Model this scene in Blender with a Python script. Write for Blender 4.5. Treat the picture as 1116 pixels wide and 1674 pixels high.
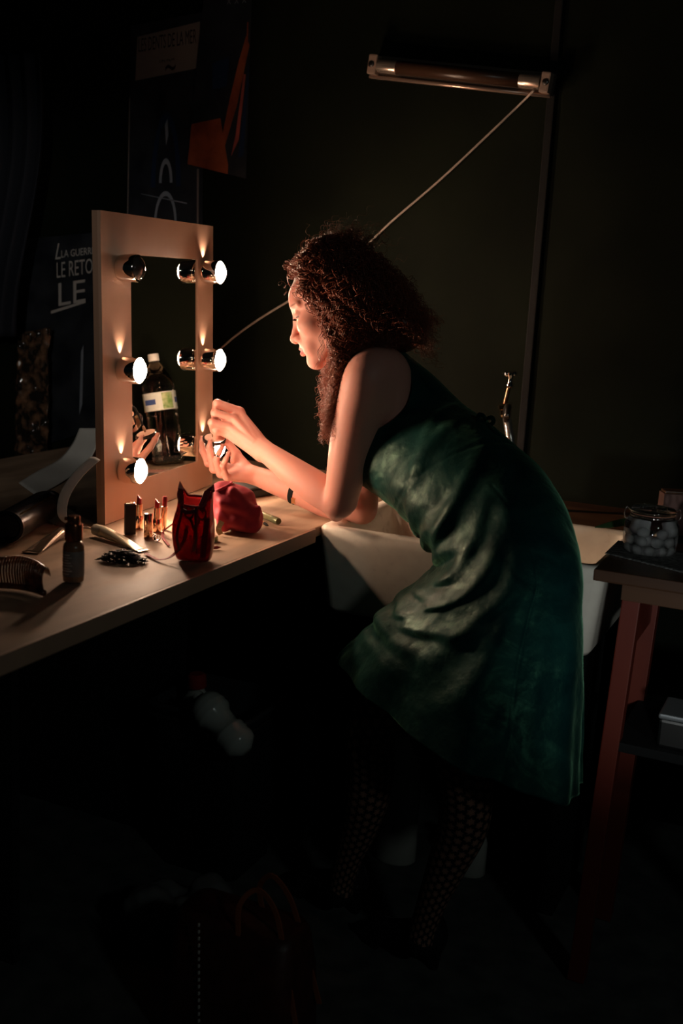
import bpy, bmesh, math, random
import numpy as np
from mathutils import Vector, Matrix, noise
random.seed(7); rng = np.random.default_rng(7)
for o in list(bpy.data.objects): bpy.data.objects.remove(o)
SC = bpy.context.scene
COL = SC.collection
PI = math.pi

# ------------------------------------------------------------------ camera
FPX = 1850.0; CX, CY = 558.0, 837.0
ROLL = math.atan(.055); PITCH = math.radians(11.7387); YAW = .422
F_ = np.array([-math.sin(YAW)*math.cos(PITCH), math.cos(YAW)*math.cos(PITCH), -math.sin(PITCH)])
R0_ = np.array([math.cos(YAW), math.sin(YAW), 0.]); U0_ = np.cross(R0_, F_)
U_ = math.cos(ROLL)*U0_ - math.sin(ROLL)*R0_; R_ = math.cos(ROLL)*R0_ + math.sin(ROLL)*U0_
EYE = np.array([0, 0, 1.46])
cam_d = bpy.data.cameras.new('camera'); cam = bpy.data.objects.new('camera', cam_d); COL.objects.link(cam)
cam_d.sensor_fit = 'VERTICAL'; cam_d.sensor_height = 36.0; cam_d.sensor_width = 24.0
cam_d.lens = FPX/1674*36; cam_d.clip_start = .05
cam_d.dof.use_dof = True; cam_d.dof.focus_distance = 2.66; cam_d.dof.aperture_fstop = 3.2
M = Matrix.Identity(4)
for i in range(3):
    M[i][0] = R_[i]; M[i][1] = U_[i]; M[i][2] = -F_[i]; M[i][3] = EYE[i]
cam.matrix_world = M
SC.camera = cam
# ------------------------------------------------------------------ world, exposure
w = bpy.data.worlds.new('world'); SC.world = w; w.use_nodes = True
w.node_tree.nodes['Background'].inputs[0].default_value = (.45, .75, .85, 1)
w.node_tree.nodes['Background'].inputs[1].default_value = .0022
SC.view_settings.view_transform = 'Standard'; SC.view_settings.look = 'None'
SC.view_settings.exposure = 0.0; SC.view_settings.gamma = 1.0; SC.view_settings.use_curve_mapping = False
LAMP_COL = (1.0, .68, .48)
GLOBE = 285.0
def add_area(name, loc, target, size, power, color):
    l = bpy.data.lights.new(name, 'AREA'); l.energy = power; l.color = color; l.size = size; l.shape = 'DISK'
    o = bpy.data.objects.new(name, l); COL.objects.link(o); o.location = loc
    o.rotation_euler = (Vector(target)-Vector(loc)).to_track_quat('-Z', 'Y').to_euler(); return o
# added dim cold fill, source unseen, behind the camera to the right
add_area('cool_fill', (1.3, .3, 2.0), (-1.6, 2.8, 1.2), .2, 2.4, (.85, 1.0, .95))
l = bpy.data.lights.new('poster_fill', 'SPOT'); l.energy = 48.0; l.color = (1.0, .93, .85); l.spot_size = math.radians(25); l.spot_blend = .8; l.shadow_soft_size = .05  # added spot, out of view, brightening the posters in the left corner
o = bpy.data.objects.new('poster_fill', l); COL.objects.link(o); o.location = (-.75, -.6, 2.2)
o.rotation_euler = (Vector((-2.5, 3.1, 1.15))-Vector(o.location)).to_track_quat('-Z', 'Y').to_euler()
# unseen spot added at the right to brighten the table and sink end
l = bpy.data.lights.new('right_fill', 'SPOT'); l.energy = 42.0; l.color = (.93, 1.0, 1.0); l.spot_size = math.radians(22); l.spot_blend = 1.0; l.shadow_soft_size = .06
o = bpy.data.objects.new('right_fill', l); COL.objects.link(o); o.location = (.35, .1, 1.0)
o.rotation_euler = (Vector((-.30, 2.32, .80))-Vector(o.location)).to_track_quat('-Z', 'Y').to_euler()

# ------------------------------------------------------------------ helpers
def ray(px, py): return F_ + (px-CX)/FPX*R_ - (py-CY)/FPX*U_
def P(px, py, d): return EYE + d*ray(px, py)
def onz(px, py, z):
    r = ray(px, py); return EYE + r*((z-EYE[2])/r[2])
def ony(px, py, y):
    r = ray(px, py); return EYE + r*((y-EYE[1])/r[1])
def nrm(v):
    v = np.asarray(v, float); return v/np.linalg.norm(v)

def mat(name, col=(.5, .5, .5), rough=.5, metal=0., spec=.5, trans=0., ior=1.45, emit=None, estr=0., alpha=1., sheen=0., sheen_tint=None, coat=0., sss=0.):
    m = bpy.data.materials.new(name); m.use_nodes = True
    b = m.node_tree.nodes['Principled BSDF']; I = b.inputs
    I['Base Color'].default_value = (*col, 1); I['Roughness'].default_value = rough; I['Metallic'].default_value = metal
    I['Specular IOR Level'].default_value = spec; I['Transmission Weight'].default_value = trans; I['IOR'].default_value = ior
    I['Alpha'].default_value = alpha
    if emit: I['Emission Color'].default_value = (*emit, 1); I['Emission Strength'].default_value = estr
    if sheen: I['Sheen Weight'].default_value = sheen
    if sheen_tint: I['Sheen Tint'].default_value = (*sheen_tint, 1)
    if coat: I['Coat Weight'].default_value = coat
    if sss: I['Subsurface Weight'].default_value = sss; I['Subsurface Radius'].default_value = (1, .35, .2); I['Subsurface Scale'].default_value = .012
    return m
def nodes(m): return m.node_tree.nodes, m.node_tree.links, m.node_tree.nodes['Principled BSDF']
def noisy(m, c1, c2, scale=8., stretch=(1, 1, 1), detail=6., bump=0., bdist=.01, rough=None, lo=.35, hi=.65, coord='Object'):
    N, L, b = nodes(m)
    tc = N.new('ShaderNodeTexCoord'); mp = N.new('ShaderNodeMapping'); mp.inputs['Scale'].default_value = stretch
    nz = N.new('ShaderNodeTexNoise'); nz.inputs['Scale'].default_value = scale; nz.inputs['Detail'].default_value = detail
    cr = N.new('ShaderNodeValToRGB'); cr.color_ramp.elements[0].color = (*c1, 1); cr.color_ramp.elements[1].color = (*c2, 1)
    cr.color_ramp.elements[0].position = lo; cr.color_ramp.elements[1].position = hi
    L.new(tc.outputs[coord], mp.inputs[0]); L.new(mp.outputs[0], nz.inputs[0]); L.new(nz.outputs[0], cr.inputs[0]); L.new(cr.outputs[0], b.inputs['Base Color'])
    if bump:
        bp = N.new('ShaderNodeBump'); bp.inputs['Strength'].default_value = bump; bp.inputs['Distance'].default_value = bdist
        L.new(nz.outputs[0], bp.inputs['Height']); L.new(bp.outputs[0], b.inputs['Normal'])
    if rough:
        mr = N.new('ShaderNodeMapRange'); mr.inputs[3].default_value = rough[0]; mr.inputs[4].default_value = rough[1]
        L.new(nz.outputs[0], mr.inputs[0]); L.new(mr.outputs[0], b.inputs['Roughness'])
    return m

def mesh_obj(name, verts, faces, m=None, parent=None, smooth=True):
    me = bpy.data.meshes.new(name)
    verts = np.asarray(verts, dtype=np.float32); 
    if isinstance(faces, np.ndarray):
        nf, k = faces.shape
        me.vertices.add(len(verts)); me.vertices.foreach_set('co', verts.ravel())
        me.loops.add(nf*k); me.loops.foreach_set('vertex_index', faces.astype(np.int32).ravel())
        me.polygons.add(nf); me.polygons.foreach_set('loop_start', np.arange(0, nf*k, k, dtype=np.int32))
        me.update(calc_edges=True)
    else:
        me.from_pydata([tuple(v) for v in verts], [], [tuple(f) for f in faces])
    me.validate()
    if smooth: me.polygons.foreach_set('use_smooth', np.ones(len(me.polygons), dtype=bool))
    o = bpy.data.objects.new(name, me); COL.objects.link(o)
    if m: me.materials.append(m)
    if parent: o.parent = parent; o.matrix_parent_inverse = PINV(parent)
    return o
def PINV(p):
    mw = Matrix.Translation(p.location) @ p.rotation_euler.to_matrix().to_4x4()
    return mw.inverted()
def bm_obj(name, bm, m=None, parent=None, smooth=False, auto=None):
    bmesh.ops.recalc_face_normals(bm, faces=bm.faces)
    me = bpy.data.meshes.new(name); bm.to_mesh(me); bm.free()
    for p in me.polygons: p.use_smooth = smooth or bool(auto)
    if auto:
        me.update()
        try: me.set_sharp_from_angle(angle=auto)
        except Exception: pass
    o = bpy.data.objects.new(name, me); COL.objects.link(o)
    if m: me.materials.append(m)
    if parent: o.parent = parent; o.matrix_parent_inverse = PINV(parent)
    return o
def tag(o, label, cat, group=None, kind=None):
    if label: o['label'] = label
    if cat: o['category'] = cat
    if group: o['group'] = group
    if kind: o['kind'] = kind
    return o
def thing(name, label, cat, loc, group=None):
    o = bpy.data.objects.new(name, None); COL.objects.link(o); o.location = tuple(float(v) for v in loc); o.empty_display_size = .05
    return tag(o, label, cat, group)
def struct(o): o['kind'] = 'structure'; return o
def basis(z, x=None):
    z = nrm(z)
    if x is None: x = (1, 0, 0) if abs(z[0]) < .8 else (0, 1, 0)
    x = np.asarray(x, float); x = nrm(x - z*np.dot(x, z)); y = np.cross(z, x); return x, y, z
def add_box(bm, c, s, ax=None, bev=0.):
    X, Y, Z = ax if ax is not None else (np.array([1., 0, 0]), np.array([0, 1., 0]), np.array([0, 0, 1.]))
    r = bmesh.ops.create_cube(bm, size=1.0); vs = r['verts']
    c = np.asarray(c, float)
    for v in vs:
        q = c + X*v.co[0]*s[0] + Y*v.co[1]*s[1] + Z*v.co[2]*s[2]; v.co = q
    if bev:
        es = list({e for v in vs for e in v.link_edges}); bmesh.ops.bevel(bm, geom=es, offset=bev, segments=2, affect='EDGES', profile=.6)
def add_lathe(bm, base, axis, prof, n=32, xdir=None, cap=True, sq=1.):
    """prof: list of (r, h) along the axis"""
    X, Y, Z = basis(axis, xdir); base = np.asarray(base, float); rings = []
    for r, h in prof:
        rings.append([bm.verts.new(base + Z*h + X*r*math.cos(a) + Y*r*sq*math.sin(a)) for a in [2*PI*i/n for i in range(n)]])
    for A, B in zip(rings, rings[1:]):
        for i in range(n): bm.faces.new((A[i], A[(i+1) % n], B[(i+1) % n], B[i]))
    if cap:
        if prof[0][0] > 1e-5: bm.faces.new(rings[0][::-1])
        if prof[-1][0] > 1e-5: bm.faces.new(rings[-1])
def add_tube(bm, pts, r, n=8, cap=True, flat=1.):
    pts = [np.asarray(p, float) for p in pts]; rr = r if hasattr(r, '__len__') else [r]*len(pts)
    t0 = nrm(pts[1]-pts[0]); X, Y, _ = basis(t0); rings = []
    for i, p in enumerate(pts):
        a = pts[max(i-1, 0)]; b = pts[min(i+1, len(pts)-1)]; t = nrm(b-a)
        X = nrm(X - t*np.dot(X, t)); Y = np.cross(t, X)
        rings.append([bm.verts.new(p + X*rr[i]*math.cos(2*PI*k/n) + Y*rr[i]*flat*math.sin(2*PI*k/n)) for k in range(n)])
    for A, B in zip(rings, rings[1:]):
        for i in range(n): bm.faces.new((A[i], A[(i+1) % n], B[(i+1) % n], B[i]))
    if cap: bm.faces.new(rings[0][::-1]); bm.faces.new(rings[-1])
def catmull(pts, n=8):
    pts = [np.asarray(p, float) for p in pts]; out = []
    Q = [2*pts[0]-pts[1]] + pts + [2*pts[-1]-pts[-2]]
    for i in range(1, len(Q)-2):
        for k in range(n):
            t = k/n; a, b, c, d = Q[i-1:i+3]
            out.append(.5*((2*b)+(-a+c)*t+(2*a-5*b+4*c-d)*t*t+(-a+3*b-3*c+d)*t**3))
    out.append(pts[-1]); return out

# ------------------------------------------------------------------ SDF sculpting
class SDF:
    def __init__(s): s.p = []
    def cone(s, a, b, r1, r2, k=.01, op='u'):
        a = np.asarray(a, float); b = np.asarray(b, float); ba = b-a; L2 = max(ba@ba, 1e-12)
        def f(p):
            pa = p-a; h = np.clip(pa@ba/L2, 0, 1); return np.linalg.norm(pa-h[:, None]*ba, axis=1)-(r1+(r2-r1)*h)
        s.p.append((f, (a+b)/2, math.sqrt(L2)/2+max(r1, r2), k, op)); return s
    def ell(s, c, r, ax=None, k=.01, op='u'):
        c = np.asarray(c, float); r = np.asarray(r, float); A = np.array(ax if ax is not None else np.eye(3))
        def f(p):
            q = (p-c)@A.T; k0 = np.linalg.norm(q/r, axis=1); k1 = np.linalg.norm(q/(r*r), axis=1)
            return np.where(k1 < 1e-9, -r.min(), k0*(k0-1)/np.maximum(k1, 1e-9))
        s.p.append((f, c, r.max(), k, op)); return s
    def limb(s, pts, rad, k=.004, first=.03, n=5):
        q = catmull(pts, n); r = [float(x[0]) for x in catmull([np.array([r, 0, 0]) for r in rad], n)]
        return s.chain(q, r, k, first)
    def chain(s, pts, rad, k=.01, first=None):
        for i in range(len(pts)-1): s.cone(pts[i], pts[i+1], rad[i], rad[i+1], (first if (i == 0 and first is not None) else k))
        return s
    def ev(s, p, c=None, R=1e9):
        d = np.full(len(p), .5)
        for f, pc, pr, k, op in s.p:
            if c is not None and np.linalg.norm(pc-c) > R+pr+k+.01: continue
            e = f(p)
            if op == 'u':
                h = np.maximum(k-np.abs(d-e), 0)/k; d = np.minimum(d, e)-h*h*k*.25
            else:
                e = -e; h = np.maximum(k-np.abs(d-e), 0)/k; d = np.maximum(d, e)+h*h*k*.25
        return d
    def bounds(s):
        lo = np.min([c-r for _, c, r, _, op in s.p if op == 'u'], axis=0)-.01; hi = np.max([c+r for _, c, r, _, op in s.p if op == 'u'], axis=0)+.01
        return lo, hi
    def mesh(s, h, B=24, disp=None):
        lo, hi = s.bounds(); nb = np.ceil((hi-lo)/(B*h)).astype(int); off = 1 << 12
        V = []; VI = []; Q = []
        g = np.stack(np.meshgrid(*[np.arange(B+1)]*3, indexing='ij'), -1).reshape(-1, 3)
        cm = np.array([[i, j, k] for i in (0, 1) for j in (0, 1) for k in (0, 1)])
        for bi in range(nb[0]):
            for bj in range(nb[1]):
                for bk in range(nb[2]):
                    o = np.array([bi, bj, bk])*B; c = lo+(o+B/2)*h; R = B*h*.87
                    near = [q for q in s.p if q[4] == 'u' and np.linalg.norm(q[1]-c) < R+q[2]+q[3]]
                    if not near: continue
                    if not any(abs(q[0](c[None])[0]) < R*1.5+q[3] or q[0](c[None])[0] < 0 for q in near): continue
                    cc = s.ev(c[None], c, R*2.2)[0]
                    if cc < -R*1.6: continue
                    pts = lo+(g+o)*h; D = s.ev(pts, c, R+.004)
                    if disp is not None: D = D+disp(pts, D)
                    D = D.reshape(B+1, B+1, B+1); S = D < 0
                    if S.all() or not S.any(): continue
                    cor = np.stack([S[i:B+i, j:B+j, k:B+k] for i, j, k in cm], -1); act = cor.any(-1) & ~cor.all(-1)
                    ci = np.argwhere(act)
                    acc = np.zeros((len(ci), 3)); cnt = np.zeros(len(ci))
                    for x in range(8):
                        for ax in range(3):
                            a = cm[x]
                            if a[ax]: continue
                            b = a.copy(); b[ax] = 1
                            da = D[tuple((ci+a).T)]; db = D[tuple((ci+b).T)]; m = (da < 0) != (db < 0)
                            t = np.where(m, da/np.where(m, da-db, 1), 0)
                            pos = a+t[:, None]*(b-a); acc += pos*m[:, None]; cnt += m
                    V.append(lo+(ci+o+acc/cnt[:, None])*h); gi = ci+o+1; VI.append((gi[:, 0]*off+gi[:, 1])*off+gi[:, 2])
                    for ax in range(3):
                        sl = [slice(0, B)]*3; sh = [slice(0, B)]*3; sh[ax] = slice(1, B+1)
                        A = S[tuple(sl)]; Bq = S[tuple(sh)]; e = np.argwhere(A != Bq)
                        if not len(e): continue
                        flip = A[tuple(e.T)]; u = np.zeros(3, int); v = np.zeros(3, int); u[(ax+1) % 3] = 1; v[(ax+2) % 3] = 1
                        ge = e+o+1; qs = [ge-u-v, ge-v, ge, ge-u]
                        ids = np.stack([(q[:, 0]*off+q[:, 1])*off+q[:, 2] for q in qs], 1)
                        ids = np.where(flip[:, None], ids, ids[:, ::-1]); Q.append(ids)
        V = np.concatenate(V); VI = np.concatenate(VI); Q = np.concatenate(Q)
        od = np.argsort(VI); VI = VI[od]; V = V[od]
        ix = np.searchsorted(VI, Q); ix = np.clip(ix, 0, len(VI)-1); ok = (VI[ix] == Q).all(1)
        return V, ix[ok].astype(np.int32)

# ------------------------------------------------------------------ materials
m_skin = mat('skin', (.70, .33, .26), .5, spec=.35, sss=.25)
N, L, b = nodes(m_skin)
at_ = N.new('ShaderNodeAttribute'); at_.attribute_name = 'tint'; L.new(at_.outputs['Color'], b.inputs['Base Color'])
nz = N.new('ShaderNodeTexNoise'); nz.inputs['Scale'].default_value = 220; bp = N.new('ShaderNodeBump'); bp.inputs['Strength'].default_value = .12; bp.inputs['Distance'].default_value = .002
L.new(nz.outputs[0], bp.inputs['Height']); L.new(bp.outputs[0], b.inputs['Normal'])
m_hair = mat('hair', (.22, .055, .026), .38, spec=.6)
m_velvet = mat('green_velvet', (.006, .045, .04), .42, spec=.12, sheen=.6, sheen_tint=(.30, .72, .42))
m_velvet.node_tree.nodes['Principled BSDF'].inputs['Sheen Roughness'].default_value = .34
N, L, b = nodes(m_velvet); b.inputs['Specular Tint'].default_value = (.22, .62, .34, 1); b.inputs['Specular IOR Level'].default_value = .4
tc = N.new('ShaderNodeTexCoord'); nz = N.new('ShaderNodeTexNoise'); nz.inputs['Scale'].default_value = 9; nz.inputs['Detail'].default_value = 5; nz.inputs['Distortion'].default_value = 1.2
L.new(tc.outputs['Object'], nz.inputs[0]); cr = N.new('ShaderNodeValToRGB')
cr.color_ramp.elements[0].position = .35; cr.color_ramp.elements[0].color = (.0012, .017, .019, 1)
cr.color_ramp.elements[1].position = .68; cr.color_ramp.elements[1].color = (.006, .040, .036, 1)
L.new(nz.outputs[0], cr.inputs[0]); L.new(cr.outputs[0], b.inputs['Base Color'])
mr = N.new('ShaderNodeMapRange'); mr.inputs[3].default_value = .30; mr.inputs[4].default_value = .60; L.new(nz.outputs[0], mr.inputs[0]); L.new(mr.outputs[0], b.inputs['Roughness'])
n3 = N.new('ShaderNodeTexNoise'); n3.inputs['Scale'].default_value = 11; n3.inputs['Detail'].default_value = 8; n3.inputs['Distortion'].default_value = 2.2; n3.inputs['Roughness'].default_value = .65
L.new(tc.outputs['Object'], n3.inputs[0]); r3 = N.new('ShaderNodeMapRange'); r3.inputs[1].default_value = .47; r3.inputs[2].default_value = .66; r3.inputs[3].default_value = .14; r3.inputs[4].default_value = .62
L.new(n3.outputs[0], r3.inputs[0]); L.new(r3.outputs[0], b.inputs['Specular IOR Level'])
n2 = N.new('ShaderNodeTexNoise'); n2.inputs['Scale'].default_value = 45; n2.inputs['Detail'].default_value = 4
bp = N.new('ShaderNodeBump'); bp.inputs['Strength'].default_value = .4; bp.inputs['Distance'].default_value = .006
L.new(tc.outputs['Object'], n2.inputs[0]); L.new(n2.outputs[0], bp.inputs['Height']); L.new(bp.outputs[0], b.inputs['Normal'])
m_chrome = mat('chrome', (.86, .80, .74), .07, 1.)
m_steel = mat('dark_steel', (.25, .24, .23), .3, 1.)
m_gold = mat('gold_metal', (.95, .62, .38), .14, 1.)
m_ply = noisy(mat('pale_plywood', rough=.55), (.33, .19, .125), (.43, .26, .175), 3., (1, 1, .12), bump=.05)
m_top = noisy(mat('worn_plywood_top', rough=.5), (.19, .12, .072), (.44, .29, .185), 3.5, (3.2, .7, 1), bump=.06, rough=(.5, .8), detail=9)
m_wall = noisy(mat('dark_wall', rough=.8, spec=.12), (.0025, .0040, .0017), (.0056, .0078, .0036), 3., bump=.5, bdist=.02, detail=9)
m_floor = noisy(mat('dark_floor', rough=.8), (.04, .045, .045), (.09, .09, .085), 14., bump=.3)
m_ceil = mat('dark_ceiling', (.01, .01, .01), .9)
m_ceramic = noisy(mat('glazed_ceramic', rough=.25), (.80, .73, .62), (.86, .80, .68), 30., rough=(.2, .4), bump=.03)
m_mirror = mat('mirror_silver', (.62, .60, .55), .012, 1.)
m_black = mat('black_plastic', (.010, .010, .011), .3)
m_blackm = mat('black_matte', (.010, .010, .010), .8, spec=.2)
m_rubber = mat('dark_rubber', (.02, .018, .016), .6)
m_white = mat('white_plastic', (.75, .74, .70), .35)
m_cream = mat('cream_satin', (.72, .62, .44), .3, metal=.35)
m_glass = mat('clear_glass', (1, 1, 1), .02, trans=1., ior=1.48)
m_pet = mat('clear_plastic', (.97, .99, .98), .03, trans=1., ior=1.38)
m_leather = mat('black_shoe_leather', (.012, .010, .012), .22, coat=.3)
m_redwood = noisy(mat('red_painted_wood', rough=.45), (.12, .016, .008), (.17, .026, .012), 6., (1, 1, .2))
m_brown = noisy(mat('brown_varnished_wood', rough=.35), (.05, .022, .012), (.10, .045, .022), 5., (.3, 3, 1))

# ------------------------------------------------------------------ room
def slab(name, lo, hi, m):
    bm = bmesh.new(); lo = np.array(lo, float); hi = np.array(hi, float); add_box(bm, (lo+hi)/2, hi-lo)
    return struct(bm_obj(name, bm, m))
slab('floor', (-2.9, -1.0, -.1), (1.6, 3.3, 0), m_floor)
slab('wall_back', (-2.9, 3.1, 0), (1.6, 3.3, 2.7), m_wall)
slab('wall_left', (-2.9, -1.0, 0), (-2.75, 3.1, 2.7), m_wall)
slab('ceiling', (-2.9, -1.0, 2.7), (1.6, 3.3, 2.8), m_ceil)
# a vertical joint and batten of the back wall
bm = bmesh.new(); add_box(bm, (ony(872, 500, 3.1)[0], 3.094, 1.35), (.022, .012, 2.7), bev=.003)
struct(bm_obj('trim_1', bm, m_blackm))

# ------------------------------------------------------------------ worktop and cabinet carcass
WZ = .88
wt = thing('worktop', 'pale worn plywood worktop running from the left foreground to the white sink', 'worktop', (-1.6, 1.9, WZ))
bm = bmesh.new(); add_box(bm, (-1.70, 1.62, WZ-.014), (1.16, 2.94, .024), bev=.002); bm_obj('board', bm, m_top, wt)
bm = bmesh.new(); add_box(bm, (-1.1165, 1.245, WZ-.0185), (.007, 2.19, .033), bev=.001); bm_obj('front_edging', bm, m_ply, wt)
for y in (.3, 1.7, 2.33):
    bm = bmesh.new(); add_box(bm, (-1.86, y, (WZ-.026)/2), (.8, .022, WZ-.026)); bm_obj('support_panel', bm, m_blackm, wt)

# ------------------------------------------------------------------ sink
SX0, SX1, SY0, SY1, SZ0 = -1.122, -.44, 2.367, 2.80,  .672
sk = thing('sink', 'white glazed ceramic trough sink at the end of the plywood worktop', 'sink', (-.78, 2.58, SZ0))
def rrect(cx, cy, hx, hy, r, z, n=6):
    out = []
    for q, (sx, sy) in enumerate(((1, 1), (-1, 1), (-1, -1), (1, -1))):
        for i in range(n+1):
            a = PI/2*q + PI/2*i/n; out.append((cx+sx*(hx-r)+r*math.cos(a), cy+sy*(hy-r)+r*math.sin(a), z))
    return out
def ring_mesh(rings, close=(True, True)):
    V = []; Fc = []; n = len(rings[0])
    for r in rings: V += r
    for k in range(len(rings)-1):
        for i in range(n): Fc.append((k*n+i, k*n+(i+1) % n, (k+1)*n+(i+1) % n, (k+1)*n+i))
    if close[0]: Fc.append(tuple(range(n))[::-1])
    if close[1]: Fc.append(tuple((len(rings)-1)*n+i for i in range(n)))
    return V, Fc
cxs, cys, hx, hy = (SX0+SX1)/2, (SY0+SY1)/2, (SX1-SX0)/2, (SY1-SY0)/2
rg = [rrect(cxs, cys, hx-.028, hy-.02, .03, SZ0), rrect(cxs, cys, hx-.02, hy-.012, .03, SZ0+.012), rrect(cxs, cys, hx-.002, hy-.001, .022, WZ-.03),
      rrect(cxs, cys, hx, hy, .022, WZ-.006), rrect(cxs, cys, hx-.006, hy-.006, .02, WZ+.001), rrect(cxs, cys, hx-.030, hy-.026, .02, WZ+.001),
      rrect(cxs, cys, hx-.037, hy-.033, .03, WZ-.008), rrect(cxs, cys, hx-.055, hy-.055, .05, SZ0+.05), rrect(cxs, cys, hx-.09, hy-.09, .06, SZ0+.027)]
V, Fc = ring_mesh(rg); o = mesh_obj('basin', V, Fc, m_ceramic, sk)
bm = bmesh.new(); add_lathe(bm, (cxs, cys, SZ0+.0275), (0, 0, 1), [(.03, 0), (.03, .003), (.02, .0035), (.018, .001)], 24); bm_obj('drain', bm, m_chrome, sk, auto=.6)
for sx in (-1, 1):
    bm = bmesh.new(); add_box(bm, (cxs+sx*.26, cys+.02, SZ0/2), (.05, .30, SZ0), bev=.004); bm_obj('leg', bm, m_blackm, sk)
bm = bmesh.new(); add_tube(bm, catmull([(cxs, cys, SZ0), (cxs, cys, .52), (cxs, cys+.05, .46), (cxs, cys+.1, .5), (cxs, cys+.2, .5), (cxs, 3.08, .5)], 5), .02, 12); bm_obj('waste_pipe', bm, m_blackm, sk, True)
# ledge behind the sink
lg = thing('back_ledge', 'narrow dark wooden ledge between the sink and the back wall', 'shelf', (-.8, 2.95, WZ-.03))
bm = bmesh.new(); add_box(bm, (-.78, 2.951, WZ-.015), (.68, .295, .03), bev=.002); bm_obj('board', bm, m_brown, lg)
for sx in (-1.05, -.5):
    bm = bmesh.new(); add_box(bm, (sx, 3.0, (WZ-.03)/2), (.03, .05, WZ-.03)); bm_obj('leg', bm, m_blackm, lg)

# tap
tb = ony(842, 760, 2.90); tb[2] = WZ
tp = thing('tap', 'tall old metal tap rising behind the sink beyond the green dress', 'tap', tb)
def T(px, py): return ony(px, py, 2.90)
bm = bmesh.new(); add_tube(bm, [tb, T(839, 750), T(834, 718), T(828, 682)], [.016, .012, .0115, .011], 16); bm_obj('standpipe', bm, mat('pale_chrome', (.8, .72, .66), .25, .85), tp, True)
bm = bmesh.new(); c = T(825, 672); ax = nrm(T(826, 640)-T(828, 682)); add_lathe(bm, c-ax*.016, ax, [(.013, 0), (.015, .004), (.015, .02), (.019, .022), (.019, .032), (.011, .036)], 6); bm_obj('union_nut', bm, m_gold, tp, auto=.5)
bm = bmesh.new(); add_tube(bm, catmull([T(824, 664), T(828, 648), T(832, 630), T(834, 618)], 4), .0055, 12); bm_obj('spindle', bm, mat('copper', (.75, .35, .2), .25, 1.), tp, True)
bm = bmesh.new(); ax = nrm(T(834, 608)-T(832, 630)); add_lathe(bm, T(832.5, 634), ax, [(.007, 0), (.010, .004), (.009, .010), (.006, .016), (.006, .026), (.010, .032), (.010, .04), (.004, .043)], 16); bm_obj('valve_body', bm, m_chrome, tp, auto=.6)
bm = bmesh.new(); c = T(834, 611); add_lathe(bm, c-R_*.017, R_, [(.002, 0), (.007, .003), (.008, .009), (.005, .014), (.005, .020), (.008, .025), (.007, .031), (.002, .034)], 16); bm_obj('handle', bm, m_chrome, tp, True)
bm = bmesh.new(); add_tube(bm, catmull([T(828, 690), T(832, 672)+np.array([.0, -.03, 0]), T(846, 660)+np.array([.0, -.09, 0]), T(850, 675)+np.array([.0, -.12, 0])], 6), .008, 12); bm_obj('spout', bm, m_steel, tp, True)

# ------------------------------------------------------------------ lamp mirror
ML = onz(172, 858, WZ); MR = onz(347, 792, WZ)
mu = nrm(MR-ML); mn0 = np.cross(mu, [0, 0, 1.]); LEAN = .03
mv = np.array([0, 0, math.cos(LEAN)])-mn0*math.sin(LEAN); mn = np.cross(mu, mv)
MW, MH = np.linalg.norm(MR-ML), .692
def MP(a, b, c=0.): return ML + mu*a + mv*b + mn*c
root = thing('vanity_mirror', 'plywood framed make-up mirror with six chrome lamps, leaning back on the worktop', 'mirror', ML+mu*MW/2)
G0, G1, H0, H1 = .134, .494, .078, .603
def fbox(name, a0, a1, b0, b1, c0, c1, m, par, bev=.0):
    bm = bmesh.new(); add_box(bm, MP((a0+a1)/2, (b0+b1)/2, (c0+c1)/2), (a1-a0, b1-b0, c1-c0), (mu, mv, mn), bev); return bm_obj(name, bm, m, par)
bm = bmesh.new()
for a0, a1, b0, b1 in ((0, G0, 0, MH), (G1, MW, 0, MH), (G0, G1, 0, H0), (G0, G1, H1, MH)):
    add_box(bm, MP((a0+a1)/2, (b0+b1)/2, -.004), (a1-a0, b1-b0, .008), (mu, mv, mn))
bm_obj('frame', bm, m_ply, root)
fbox('mirror_glass', G0, G1, H0, H1, -.007, -.003, m_mirror, root)
bm = bmesh.new()
for a0, a1, b0, b1 in ((0, .016, 0, MH), (MW-.016, MW, 0, MH), (.016, MW-.016, 0, .016), (.016, MW-.016, MH-.016, MH)):
    add_box(bm, MP((a0+a1)/2, (b0+b1)/2, -.0145), (a1-a0, b1-b0, .013), (mu, mv, mn))
bm_obj('box_side', bm, noisy(mat('box_plywood', rough=.6), (.28, .16, .10), (.36, .22, .14), 4., (1, 1, .15)), root)
fbox('back_panel', .016, MW-.016, .016, MH-.016, -.021, -.017, m_blackm, root)
m_globe = mat('lit_bulb', (1, .9, .8), .3, emit=(1.0, .68, .47), estr=GLOBE)
m_bulboff = mat('unlit_bulb', (.03, .028, .026), .05, coat=.6)
LR = .031
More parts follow.
